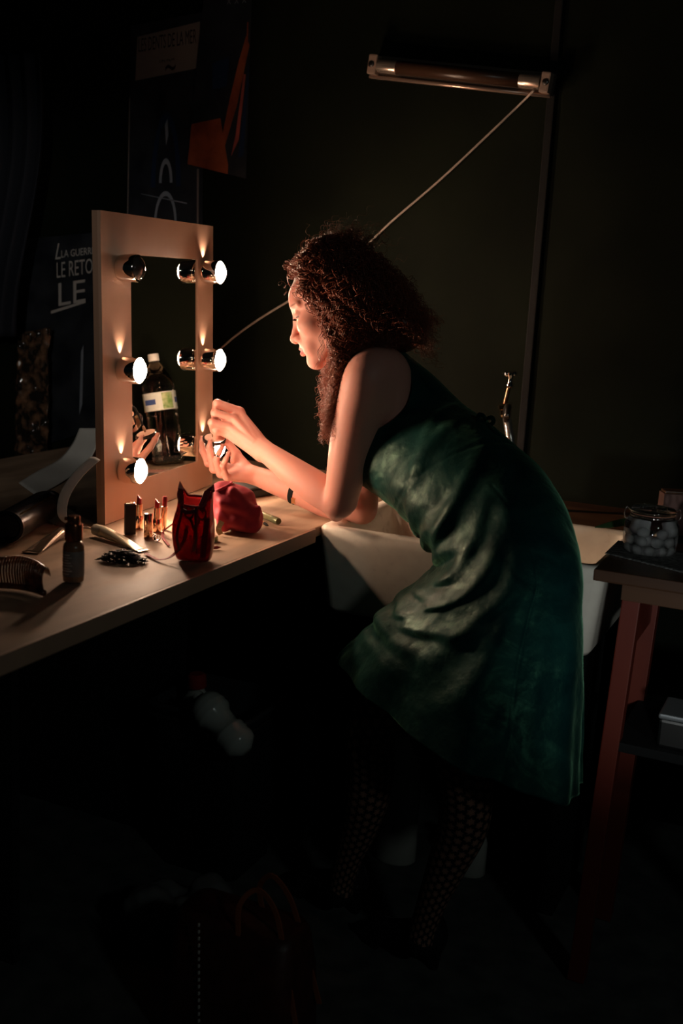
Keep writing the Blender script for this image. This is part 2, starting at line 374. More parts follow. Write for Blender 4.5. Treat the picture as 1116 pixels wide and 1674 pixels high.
def lamp(a, b, lit):
    p = MP(a, b, 0)
    bm = bmesh.new()
    prof = [(.018, 0), (.026, .002), (LR-.0015, .008), (LR, .014), (LR, .047), (LR-.001, .0495), (LR-.0022, .0495), (LR-.003, .047), (LR-.003, .02), (.006, .016)]
    add_lathe(bm, p, mn, prof, 48, mu, cap=False); col = bm_obj('lamp_collar', bm, m_chrome, root, auto=.9)
    if not lit: col['label'] = 'chrome collar of the unlit lamp'
    bm = bmesh.new(); R = .0265
    pr = [(.010, .018), (.014, .022)] + [(R*1.02, .034), (R*1.04, .042), (R*1.02, .048), (R*.9, .0535), (R*.72, .0575), (R*.45, .061), (R*.2, .0628), (.0001, .063)]
    add_lathe(bm, p, mn, pr, 40, mu, cap=False)
    g = bm_obj('bulb', bm, m_globe if lit else m_bulboff, col, True)
    g['label'] = 'glowing white bulb' if lit else 'unlit dark bulb'
    if lit:
        # added spot for the fan of light above the collar; no opening modelled
        l = bpy.data.lights.new('fan_spot', 'SPOT'); l.energy = .95; l.color = LAMP_COL; l.spot_size = math.radians(84); l.spot_blend = 1.0; l.shadow_soft_size = .002
        s = bpy.data.objects.new('fan_spot', l); COL.objects.link(s); q = MP(a, b+LR+.001, .006); s.location = q
        s.rotation_euler = Vector(mv*1.0-mn*.05).to_track_quat('-Z', 'Y').to_euler()
        s.parent = col
for b in (.572, .346, .116):
    lamp(.078, b, b < .5); lamp(.526, b, True)

# ================================================================== the woman
person = thing('person', 'woman in a green velvet dress leaning towards the lamp mirror with a compact', 'person', (-.80, 2.14, 0))
# ---- head frame (forward, up, her left = towards the viewer)
HO = P(537, 503, 2.60)
fimg = -.961*R_ - .276*U_; uimg = -.276*R_ + .961*U_
TURN = math.radians(9)
hf = nrm(math.cos(TURN)*fimg + math.sin(TURN)*F_*1.0); hl = nrm(np.cross(hf, uimg)); 
if hl@F_ > 0: hl = -hl
hu = nrm(np.cross(hf, hl)); 
if hu@uimg < 0: hu = -hu
HS = .001
def H(f, u, l=0.): return HO + (hf*f + hu*u + hl*l)*HS
hax = [hf, hu, hl]
def rotax(ax, deg, about):
    # rotate the basis about its axis 'about'
    Rm = Matrix.Rotation(math.radians(deg), 3, Vector(ax[about])); return [np.array(Rm @ Vector(a)) for a in ax]
B = SDF()
# skull, face, jaw
B.ell(H(-12, 32), np.array([88, 86, 75])*HS, hax, .01)
B.ell(H(26, -34), np.array([54, 72, 56])*HS, hax, .03)
B.cone(H(69, 24, -26), H(69, 24, 26), .0115, .0115, .018)
B.cone(H(60, 45, -22), H(60, 45, 22), .016, .016, .02)
for s in (-1, 1):
    B.cone(H(0, -72, 46*s), H(58, -110, 12*s), .014, .014, .02)
    B.ell(H(50, -30, 36*s), np.array([24, 20, 22])*HS, hax, .02)
    B.ell(H(62, -78, 20*s), np.array([18, 22, 18])*HS, hax, .02)
    B.cone(H(66, 26, 14*s), H(58, 20, 50*s), .008, .006, .012)
B.ell(H(64, -109), np.array([18, 15, 17])*HS, hax, .016)
# eye sockets
for s in (-1, 1):
    B.ell(H(86, 0, 33*s), np.array([17, 13, 18])*HS, hax, .012, 's')
# nose
B.cone(H(73, 10), H(79, -8), .0085, .0075, .012)
B.cone(H(79, -8), H(94, -42), .0070, .0100, .008)
B.ell(H(95.5, -46), np.array([11, 9.5, 10])*HS, hax, .006)
for s in (-1, 1):
    B.ell(H(84, -50, 11.5*s), np.array([11, 8.5, 6.5])*HS, hax, .005)
B.cone(H(84, -58), H(94, -53), .0045, .0045, .006)
for s in (-1, 1):
    B.ell(H(91, -57.5, 7.2*s), np.array([6, 4.5, 3.2])*HS, rotax(hax, 15, 2), .0025, 's')
# mouth
B.cone(H(76, -66, -12), H(76, -66, 12), .010, .010, .01)
for s in (-1, 1):
    B.cone(H(87.5, -70, 0), H(73, -77, 23*s), .0050, .0030, .004)
    B.cone(H(86, -83, 0), H(73, -78.5, 22*s), .0062, .0035, .004)
    B.cone(H(93, -76.2, 0), H(76, -78, 24*s), .0014, .0014, .002, 's')
    B.cone(H(92.5, -60, 0), H(92, -67, 0), .0018, .0022, .003, 's')
# lids
for s in (-1, 1):
    B.ell(H(62.5, -1, 31*s), np.array([14.6, 14.2, 15])*HS, hax, .004)
    B.cone(H(77.4, -9.5, 21*s), H(73, -8, 44*s), .0020, .0018, .0015, 's')
    B.cone(H(78.5, -8.5, 30*s), H(75.5, -8.3, 40*s), .0024, .0022, .0015, 's')
# ear
for s in (-1, 1):
    B.ell(H(-8, -22, 70*s), np.array([17, 29, 7])*HS, rotax(hax, -8, 2), .006)
    B.ell(H(-6, -18, 77*s), np.array([10, 19, 5])*HS, hax, .004, 's')
# neck
NB = P(622, 602, 2.655)
B.cone(H(-22, -48), NB, .054, .062, .03)
# ---- torso sections:  (Fx,Fy,Fd, Bx,By,Bd, w)
SEC = [
 (566, 640, 2.700, 640, 566, 2.655, .112),
 (552, 706, 2.680, 702, 616, 2.635, .124),
 (572, 768, 2.655, 752, 664, 2.600, .112),
 (622, 808, 2.580, 792, 694, 2.540, .108),
 (668, 848, 2.500, 832, 726, 2.460, .112),
 (694, 884, 2.455, 878, 768, 2.400, .134),
 (716, 914, 2.415, 916, 828, 2.340, .158),
 (700, 948, 2.380, 938, 890, 2.300, .172),
 (655, 985, 2.400, 945, 960, 2.270, .182),
 (606, 1028, 2.430, 946, 1062, 2.250, .200),
 (574, 1058, 2.450, 944, 1175, 2.250, .222),
 (553, 1078, 2.470, 941, 1275, 2.250, .245)]
SECF = [P(*s[0:3]) for s in SEC]; SECB = [P(*s[3:6]) for s in SEC]; SECC = [(a+b)/2 for a, b in zip(SECF, SECB)]
def secN(i):
    t = SECC[min(i+1, len(SEC)-1)]-SECC[max(i-1, 0)]; n = np.cross(SECF[i]-SECB[i], t); n = nrm(n)
    if n@F_ < 0: n = -n
    h = F_.copy(); h[2] = 0; h = nrm(h); k = min(1., max(0., (i-3)/4)); return nrm(n*(1-k)+h*k)
for i in range(0, 8):
    c = SECC[i]; x = nrm(SECF[i]-SECB[i]); n = secN(i); n = nrm(n-x*(x@n)); y = np.cross(n, x)
    hw = np.linalg.norm(SECF[i]-SECB[i])/2
    B.ell(c, [hw-.012 if i < 5 else hw-.034, .05, SEC[i][6]-(.012 if i < 5 else .03)], [x, y, n], .05)
# ---- near (left) arm
sh = P(607, 614, 2.515); el = P(553, 826, 2.655); wr = P(434, 739, 2.745)
up = nrm(sh-el)
ua = [P(628, 606, 2.56), P(603, 612, 2.515), P(590, 660, 2.535), P(578, 715, 2.565), P(566, 770, 2.60), P(558, 815, 2.64)]
B.limb(ua, [.050, .0520, .0540, .0520, .0440, .0375], .004, .04)
B.ell(P(632, 636, 2.55), [.042, .07, .042], [R_, U_, F_], .04)
B.cone(P(556, 818, 2.645), P(549, 838, 2.668), .032, .0215, .02)
fa = [P(552, 822, 2.65), P(520, 800, 2.675), P(484, 775, 2.70), P(450, 750, 2.73), P(430, 735, 2.75)]
B.limb(fa, [.034, .0390, .0345, .0275, .0225], .004, .015)
# hand plane axes: back of the hand faces the viewer
def hand(prims, k=.008):
    for pts, rad, kk, first in prims: B.chain(pts, rad, kk, first)
wrn = P(430, 735, 2.75)
kn = [P(391, 673, 2.800), P(381, 684, 2.780), P(373, 697, 2.775), P(369, 709, 2.785)]
for q, r in zip(kn, (.0095, .0098, .0092, .0082)):
    mid = (wrn*0.5+q*0.5)
    B.cone(wrn + (q-kn[1])*.35, q, .0150, r, .012)
B.ell(P(405, 709, 2.80), [.030, .036, .013], basis(F_, nrm(kn[1]-wrn)), .012) if False else None
B.cone(P(412, 716, 2.778), P(387, 688, 2.800), .019, .0155, .012); B.cone(P(392, 676, 2.802), P(378, 690, 2.795), .010, .010, .012)
fing = [
 ([kn[0], P(355, 660, 2.788), P(352, 671, 2.812), P(362, 681, 2.830)], [.0120, .0112, .0090, .0078]),
 ([kn[1], P(351, 675, 2.768), P(352, 689, 2.795), P(362, 694, 2.815)], [.0104, .0099, .0090, .0078]),
 ([kn[2], P(346, 691, 2.762), P(349, 703, 2.790), P(360, 706, 2.810)], [.0100, .0095, .0086, .0074]),
 ([kn[3], P(353, 704, 2.775), P(354, 714, 2.798), P(363, 716, 2.815)], [.0092, .0086, .0078, .0068])]
for pts, rad in fing: B.chain(pts, rad, .0035, .006)
B.chain([P(417, 722, 2.79), P(398, 706, 2.83), P(380, 694, 2.84), P(366, 686, 2.842)], [.014, .0115, .0095, .008], .006, .012)
# tendons on the back of the hand
for q in (kn[0], kn[1], kn[2]):
    a = wrn*.72+q*.28 - F_*.0135; B.cone(a, q-F_*.0035, .0022, .0040, .006)
# ---- far (right) arm
fs = P(600, 630, 2.80); fe = P(588, 826, 2.765); fw = P(417, 777, 2.875)
B.limb([P(620, 620, 2.76), fs, P(598, 720, 2.80), fe], [.052, .052, .050, .040], .004, .03)
B.cone(P(590, 828, 2.765), P(594, 838, 2.755), .034, .026, .02)
B.limb([fe, P(550, 826, 2.79), P(500, 808, 2.82), P(450, 790, 2.85), fw], [.038, .0385, .034, .0275, .0225], .004, .015)
# palm open towards the viewer and up, fingers at the left curling up
pk = [P(340, 757, 2.860), P(349, 767, 2.845), P(360, 775, 2.832), P(371, 781, 2.825)]
fwp = P(412, 776, 2.875)
for q, r in zip(pk, (.0095, .0098, .0092, .0085)): B.cone(fwp + (q-pk[1])*.3, q, .0150, r, .012)
B.cone(fwp, P(385, 755, 2.90), .018, .013, .012)
fing2 = [
 ([pk[0], P(331, 737, 2.872), P(330, 724, 2.882), P(331, 716, 2.888)], [.0092, .0082, .0072, .0058]),
 ([pk[1], P(344, 744, 2.842), P(342, 731, 2.850), P(344, 722, 2.858)], [.0094, .0084, .0074, .0060]),
 ([pk[2], P(353, 752, 2.815), P(358, 740, 2.818), P(364, 729, 2.826)], [.0090, .0080, .0070, .0058]),
 ([pk[3], P(364, 762, 2.800), P(369, 751, 2.800), P(374, 741, 2.806)], [.0080, .0070, .0062, .0052])]
for pts, rad in fing2: B.chain(pts, rad, .0035, .006)
B.chain([P(398, 762, 2.89), P(385, 742, 2.905), P(374, 726, 2.905), P(362, 716, 2.895)], [.016, .0125, .0100, .0082], .006, .014)
B.ell(P(381, 757, 2.835), [.016, .012, .016], [R_, U_, F_], .012, 's')
# ---- legs
HIPN = P(838, 856, 2.355); HIPF = P(815, 856, 2.44)
LEGN = [(HIPN, .085), (P(800, 1000, 2.28), .082), (P(760, 1150, 2.265), .066), (P(752, 1222, 2.270), .056), (P(762, 1290, 2.300), .0545), (P(756, 1350, 2.335), .0520),
        (P(732, 1410, 2.370), .0420), (P(709, 1465, 2.400), .0325), (P(693, 1512, 2.425), .0285), (P(688, 1535, 2.432), .030)]
LEGF = [(HIPF, .085), (P(730, 1010, 2.44), .080), (P(640, 1140, 2.43), .064), (P(606, 1200, 2.45), .055), (P(606, 1250, 2.48), .053), (P(600, 1300, 2.51), .050),
        (P(586, 1355, 2.55), .041), (P(570, 1400, 2.58), .032), (P(559, 1440, 2.605), .028), (P(556, 1458, 2.61), .029)]
for LG in (LEGN, LEGF):
    B.limb([q for q, _ in LG], [r-.004 for _, r in LG], .004, .05)
# feet
def foot_axis(ank, toe_px):
    pass
AN, AF = LEGN[-1][0], LEGF[-1][0]
hN = onz(716, 1588, 0); tN = hN + nrm(np.array([-.93, .22, 0]))*.235
hF = onz(588, 1496, 0); tF = hF + nrm(np.array([-.95, .12, 0]))*.235
def foot(B, ank, heel, toe, k=.02, g=0.):
    d = nrm(toe-heel)
    B.cone(ank, heel+d*.034+np.array([0, 0, .088]), .028+g, .024+g, k)
    B.cone(ank+d*.01-np.array([0, 0, .01]), heel+d*.155+np.array([0, 0, .032]), .027+g, .023+g, k)
    B.cone(heel+d*.155+np.array([0, 0, .030]), toe-d*.03+np.array([0, 0, .018]), .023+g, .012+g, k)
foot(B, AN, hN, tN, .008, -.007); foot(B, AF, hF, tF, .008, -.007)

V, Q = B.mesh(.0017)
body = mesh_obj('body', V, Q, m_skin, person)
print('BODY', len(V))
# soft tint of the skin: lips, brows, lash line, nails, hair roots
base = np.array([.70, .33, .26]); col = np.tile(base, (len(V), 1))
def hl_(v):
    d = (v-HO)/HS; return d@hf, d@hu, d@hl
f1, u1, l1 = hl_(V); near_head = np.linalg.norm(V-HO, axis=1) < .17
def blend(mask, c):
    global col
    mask = np.clip(mask, 0, 1)[:, None]; col = col*(1-mask)+np.array(c)*mask
al = np.abs(l1)
lipc = -77-al*.02; lipw = np.where(u1 > lipc, 8.5, 10)*np.sqrt(np.clip(1-(al/25)**2, 0, 1))
blend(near_head*(f1 > 68)*np.clip((lipw-np.abs(u1-lipc))/2.5, 0, 1), (.48, .13, .12))
browu = 17+6*np.sin(np.clip((al-12)/44, 0, 1)*PI*.75)
blend(near_head*(f1 > 45)*(al > 12)*(al < 52)*np.clip((3.4-al*.02-np.abs(u1-browu))/1.5, 0, 1)*.75, (.10, .045, .03))
lash = -6.6-0*al
blend(near_head*(f1 > 64)*(al > 19)*(al < 46)*np.clip((2.0-np.abs(u1-lash))/1.2, 0, 1)*.92, (.02, .012, .01))
blend(near_head*np.clip((u1-62+ (f1-60)*-.25*0)/14, 0, 1)*(f1 < 80), (.20, .07, .045))
ca = body.data.color_attributes.new('tint', 'FLOAT_COLOR', 'POINT')
ca.data.foreach_set('color', np.concatenate([col, np.ones((len(col), 1))], 1).astype(np.float32).ravel())
# eyes and lashes
for s in (-1, 1):
    bm = bmesh.new(); bmesh.ops.create_uvsphere(bm, u_segments=32, v_segments=20, radius=.0132, matrix=Matrix.Translation(Vector(H(62.5, -1, 31*s))))
    e = bm_obj('eye', bm, mat('eye', (.06, .035, .025), .05, coat=1.), person, True)
    bm = bmesh.new()
    for i in range(22):
        t = i/21; l = 19+26*t; f = 77.5-((l-29)/8.5)**2*1.0; L_ = 4.5+1.5*math.sin(t*PI)
        add_tube(bm, [H(f-.6, -7.2, l*s), H(f+L_*.55, -9.6, (l+2*t)*s), H(f+L_*.95, -9.2, (l+5*t)*s)], [.0003, .00025, .0001], 4)
    bm_obj('eyelashes', bm, m_blackm, person, True)
# fingernails
def nail(p, axis, out, r, nm='fingernail'):
    X, Y, Z = basis(out, axis)
    bm = bmesh.new(); bmesh.ops.create_uvsphere(bm, u_segments=14, v_segments=8, radius=1.)
    for v in bm.verts: v.co = p + X*v.co[0]*r*1.25 + Y*v.co[1]*r*.8 + Z*v.co[2]*r*.28
    bm_obj(nm, bm, m_nail, person, True)
m_nail = mat('nail', (.62, .30, .24), .18, coat=.4)
for (pts, rad), s in zip(fing2, (1, 1, 1, 1)):
    d = nrm(pts[3]-pts[2]); out = nrm(-R_*.8+F_*.2+U_*.1); nail(pts[3]+out*rad[3]*.85-d*.001, d, out, rad[3])
d = nrm(fing[0][0][3]-fing[0][0][2]); nail(fing[0][0][3]-R_*.006, d, -R_, .006)

# ---- tights (with pattern), lofted over the legs
def tights(name, LG, u0):
    pts = [q for q, _ in LG]; rr = [r for _, r in LG]
    cp = catmull(pts, 10); cr = [float(x[0]) for x in catmull([np.array([r, 0, 0]) for r in rr], 10)]
    n = 64; V = []; UV = []; X = R_.copy(); ln = 0
    for i, p in enumerate(cp):
        t = nrm(cp[min(i+1, len(cp)-1)]-cp[max(i-1, 0)]); X = nrm(X-t*(X@t)); Y = np.cross(t, X)
        if i: ln += np.linalg.norm(cp[i]-cp[i-1])
        for k in range(n+1):
            a = 2*PI*k/n; V.append(p+(X*math.cos(a)+Y*math.sin(a))*cr[i]); UV.append((k/n*.32+u0, ln))
    Fc = [(i*(n+1)+k, i*(n+1)+k+1, (i+1)*(n+1)+k+1, (i+1)*(n+1)+k) for i in range(len(cp)-1) for k in range(n)]
    o = mesh_obj(name, V, Fc, m_tights, person)
    uv = o.data.uv_layers.new(name='UVMap'); li = np.zeros(len(o.data.loops), dtype=np.int32); o.data.loops.foreach_get('vertex_index', li)
    uv.data.foreach_set('uv', np.array(UV, dtype=np.float32)[li].ravel()); return o
m_tights = mat('patterned_tights', (.01, .01, .01), .6)
N, L, b = nodes(m_tights)
uvn = N.new('ShaderNodeUVMap'); uvn.uv_map = 'UVMap'; sp = N.new('ShaderNodeSeparateXYZ'); L.new(uvn.outputs[0], sp.inputs[0])
def mth(op, a, b_=None, c=None):
    n = N.new('ShaderNodeMath'); n.operation = op
    for i, x in enumerate((a, b_, c)):
        if x is None: continue
        if isinstance(x, (int, float)): n.inputs[i].default_value = x
        else: L.new(x, n.inputs[i])
    return n.outputs[0]
acc = None; CELL = .019
for k in range(3):
    a = math.radians(60*k); ca_, sa_ = math.cos(a), math.sin(a)
    s_ = mth('MULTIPLY_ADD', sp.outputs[0], ca_/CELL, mth('MULTIPLY', sp.outputs[1], sa_/CELL))
    t_ = mth('MULTIPLY_ADD', sp.outputs[0], -sa_/CELL, mth('MULTIPLY', sp.outputs[1], ca_/CELL))
    fr = mth('ABSOLUTE', mth('SUBTRACT', mth('FRACT', mth('ADD', s_, 100.5)), .5))
    band = mth('MULTIPLY', mth('LESS_THAN', fr, .13), mth('GREATER_THAN', fr, .022))
    fr2 = mth('ABSOLUTE', mth('SUBTRACT', mth('FRACT', mth('MULTIPLY_ADD', t_, .866, mth('MULTIPLY_ADD', s_, -.5, 100.5))), .5))
    bar = mth('MULTIPLY', band, mth('LESS_THAN', fr2, .36))
    acc = bar if acc is None else mth('MAXIMUM', acc, bar)
mx = N.new('ShaderNodeMixRGB'); L.new(acc, mx.inputs[0]); mx.inputs[1].default_value = (.010, .009, .009, 1); mx.inputs[2].default_value = (.32, .16, .11, 1)
L.new(mx.outputs[0], b.inputs['Base Color'])
for a_, h_, t_ in ((AN, hN, tN), (AF, hF, tF)):
    S = SDF(); foot(S, a_, h_, t_); V, Q = S.mesh(.003); mesh_obj('tights_foot', V, Q, m_blackm, person)
t1 = tights('tights_leg', LEGN[1:], 0.); t2 = tights('tights_leg', LEGF[1:], .05)

# ---- shoes
def shoe(ank, heel, toe, nm='shoe'):
    d = nrm(toe-heel); s = np.cross([0, 0, 1.], d); Z = np.array([0, 0, 1.])
    S = SDF()
    S.cone(heel+d*.026+Z*.080, heel+d*.050+Z*.070, .032, .033, .02)
    S.cone(heel+d*.045+Z*.070, heel+d*.155+Z*.026, .032, .033, .03)
    S.cone(heel+d*.155+Z*.024, toe-d*.012+Z*.012, .030, .011, .025)
    S.cone(heel+d*.022+Z*.104, heel+d*.026+Z*.08, .026, .032, .02)
    S.cone(heel+d*.016+Z*.075, heel+d*.016+Z*.008, .020, .009, .02)
    S.ell(heel+d*.102+Z*.112, [.060, .036, .024], [d, Z, s], .008, 's')
    S.ell(heel+d*.09+Z*(-.002), [.060, .040, .06], [d, Z, s], .01, 's')
    # re-add the heel shaft after the arch cut
    S.cone(heel+d*.012+Z*.07, heel+d*.010+Z*.0085, .018, .0085, .006)
    S.ell(heel+Z*(-.05)+d*.1, [.25, .05, .2], [d, Z, s], .002, 's')
    V, Q = S.mesh(.0022); return mesh_obj(nm, V, Q, m_leather, person)
s1 = shoe(AN, hN, tN); s2 = shoe(AF, hF, tF)
bm = bmesh.new(); dN = nrm(tN-hN); bmesh.ops.create_uvsphere(bm, u_segments=12, v_segments=8, radius=.006, matrix=Matrix.Translation(Vector(hN+dN*.055+np.array([0, 0, .105])-F_*.028)))
bm_obj('shoe_buckle', bm, m_chrome, s1, True)

# ---- dress
def build_dress():
    nt, na = 260, 300
    Fp = catmull(SECF, 40); Bp = catmull(SECB, 40); Wp = [x[0] for x in catmull([np.array([s[6], 0, 0]) for s in SEC], 40)]
    Np = catmull([secN(i) for i in range(len(SEC))], 40); n = len(Fp)
    Fp, Bp, Wp, Np = map(np.array, (Fp, Bp, Wp, Np)); Np /= np.linalg.norm(Np, axis=1)[:, None]
    idx = np.linspace(0, n-1, nt); i0 = np.floor(idx).astype(int); i1 = np.minimum(i0+1, n-1); fr = (idx-i0)[:, None]
    lp = lambda A: A[i0]*(1-fr)+A[i1]*fr
    Fp, Bp, Np = lp(Fp), lp(Bp), lp(Np); Wp = (Wp[i0]*(1-fr[:, 0])+Wp[i1]*fr[:, 0])
    tt = idx/(n-1)*(len(SEC)-1)       # section coordinate 0..11
    th = np.linspace(0, 2*PI, na, endpoint=False)
    T_, A_ = np.meshgrid(tt, th, indexing='ij')
    ca, sa = np.cos(A_), np.sin(A_)
    # flared front corner at the hem, rounder elsewhere
    k = np.clip((T_-7)/4, 0, 1)
    e = 1+.9*k*(ca > 0)*np.abs(ca)**1
    c2 = np.sign(ca)*np.abs(ca)
    s2 = np.sign(sa)*np.abs(sa)**e
    C = ((Fp+Bp)/2)[:, None, :]; Hh = ((Fp-Bp)/2)[:, None, :]
    Vv = C + Hh*c2[..., None] + (Np*Wp[:, None])[:, None, :]*s2[..., None]
    # outward normal approx
    out = Hh*ca[..., None]/np.linalg.norm(Hh, axis=2, keepdims=True)+Np[:, None, :]*sa[..., None]
    out /= np.linalg.norm(out, axis=2, keepdims=True)
    # folds.  s: 0 at front, 1 at back on the near side
    s = np.abs(np.where(A_ > PI, 2*PI-A_, A_))/PI
    near = (A_ > PI)      # sa<0 -> -N side is near the viewer
    D = np.zeros_like(T_)
    g = lambda x, w: np.exp(-(x/w)**2)
    # gathers at waist radiating from the side towards belly
    for (t0, s0, t1, s1, w, amp) in DRAPES:
        # line from (t0,s0) to (t1,s1) in (T,s)
        dx, dy = (t1-t0), (s1-s0)*6; L2 = dx*dx+dy*dy
        h = np.clip(((T_-t0)*dx+(s-s0)*6*dy)/L2, 0, 1)
        dist = np.sqrt((T_-t0-h*dx)**2+((s-s0)*6-h*dy)**2)
        D += amp*g(dist, w)*(.35+.65*np.sin(h*PI))
    # vertical flutes of the skirt
    kk = np.clip((T_-7.5)/3.5, 0, 1)**1.3
    D += kk*.010*np.sin(s*22+T_*.35+np.where(near, 0, 1.3))*np.clip((1-g(s, .12)), 0, 1)
    D += kk*.005*np.sin(s*47+1+T_*.2)
    # compression crinkles over the belly
    bl = g(s, .33)*g(T_-5.6, 1.6)
    D += bl*.0075*np.sin(T_*8.5+s*6+1.5*np.sin(s*9))
    # skirt crumple in front where it is pushed out by the sink
    fr_ = g(s-.08, .25)*g(T_-8.3, .9)
    D += fr_*.007*np.sin(T_*9-s*10)
    # soft noise
    P_ = Vv.reshape(-1, 3)
    nz = np.array([noise.noise(Vector(p*7.0))+.5*noise.noise(Vector(p*17.0)) for p in P_]).reshape(T_.shape)
    D += nz*(.0016+.0045*np.clip((T_-3)/4, 0, 1))
    # side seam and waist seam
    D -= .0022*g(s-.60, .006)*(T_ > 5.0); D -= .002*g(T_-4.0-.6*(s-.5), .035)
    D += .006
    Vv = Vv + out*D[..., None]
    V = Vv.reshape(-1, 3)
    ii, aa = np.meshgrid(np.arange(nt-1), np.arange(na), indexing='ij'); a2 = (aa+1) % na
    Q = np.stack([ii*na+aa, ii*na+a2, (ii+1)*na+a2, (ii+1)*na+aa], -1).reshape(-1, 4)
    return V, Q
DRAPES = [(5.3, .62, 8.6, .05, .22, .012), (5.0, .60, 7.3, .02, .18, .010), (5.2, .62, 9.6, .30, .25, .009), (4.6, .60, 5.8, .0, .16, .008),
          (5.4, .60, 10.5, .45, .3, .008), (4.2, .7, 5.4, .2, .14, .006), (8.2, .45, 8.5, .02, .18, .010), (3.2, .75, 4.2, .15, .15, .006),
          (8.9, .5, 10.2, .40, .2, .009), (9.3, .62, 11, .52, .2, .010), (7.6, .62, 10.8, .62, .2, -.006), (2.2, .9, 3.9, .35, .14, .004)]
V, Q = build_dress()
# sleeveless: armholes and neck opening cut as smooth surfaces
def ell_f(p, c, r, ax):
    q = (p-c)@np.array(ax).T/np.array(r); return np.linalg.norm(q, axis=1)-1
CUTS = []
n_ = F_
x_ = nrm(P(668, 640, 2.5)-P(560, 690, 2.5)); y_ = nrm(np.cross(n_, x_))
CUTS.append((P(600, 632, 2.56), (.100, .104, .17), [nrm(R_*.93-U_*.35), nrm(U_*.93+R_*.35), F_]))
CUTS.append((P(600, 632, 2.86), (.085, .095, .14), [nrm(R_*.93-U_*.35), nrm(U_*.93+R_*.35), F_]))
CUTS.append((H(-25, -75)*.4+P(600, 590, 2.68)*.6, (.10, .085, .085), [R_, U_, F_]))
fv = np.min([ell_f(V, *c) for c in CUTS], axis=0)
fcen = V[Q].mean(1); fc = np.min([ell_f(fcen, *c) for c in CUTS], axis=0)
keep = (fv[Q] > 0).sum(1) >= 1; keep &= fc > -.03
# snap border vertices that lie inside a cut out to its surface
for c, r, ax in CUTS:
    q = (V-c)@np.array(ax).T/np.array(r); ln = np.linalg.norm(q, axis=1); m = (ln < 1) & (ln > .8)
    qn = q/np.maximum(ln, 1e-9)[:, None]; Vn = c + (qn*np.array(r))@np.array(ax); V = np.where(m[:, None], Vn, V)
Q = Q[keep]
us = np.unique(Q); mp_ = -np.ones(len(V), int); mp_[us] = np.arange(len(us)); V = V[us]; Q = mp_[Q]
dress = mesh_obj('dress', V, Q, m_velvet, person)
md = dress.modifiers.new('thickness', 'SOLIDIFY'); md.thickness = .002; md.offset = 1
# tie bow at the back of the waist
bm = bmesh.new()
kq = P(795, 690, 2.50)
def ribbon(pts, w, th=.0012, m=None):
    pts = catmull(pts, 6); 
    prev = None; nrmv = -F_
    for i, p in enumerate(pts):
        t = nrm(pts[min(i+1, len(pts)-1)]-pts[max(i-1, 0)]); s = nrm(np.cross(t, nrmv)); k = [bm.verts.new(p+s*w/2*a+nrmv*th*b_) for a, b_ in ((-1, -1), (1, -1), (1, 1), (-1, 1))]
        if prev:
            for j in range(4): bm.faces.new((prev[j], prev[(j+1) % 4], k[(j+1) % 4], k[j]))
        else: bm.faces.new(k[::-1])
        prev = k
    bm.faces.new(prev)
ribbon([kq, P(790, 680, 2.46), P(783, 678, 2.45), P(782, 686, 2.46), P(790, 694, 2.47)], .009)
ribbon([kq, P(798, 684, 2.45), P(804, 683, 2.44), P(806, 690, 2.44), P(798, 697, 2.46)], .009)
ribbon([P(795, 692, 2.46), P(808, 704, 2.425), P(822, 722, 2.42), P(836, 742, 2.41)], .008)
ribbon([P(700, 708, 2.46), P(745, 697, 2.445), P(792, 690, 2.465)], .010)
bm_obj('waist_tie', bm, m_velvet, dress, True)
# bodice label peeking / zip pull (small white tag under the armpit)
bm = bmesh.new(); add_box(bm, P(681, 719, 2.475), (.003, .014, .002), (R_, U_, F_)); bm_obj('zip_pull', bm, m_white, dress)

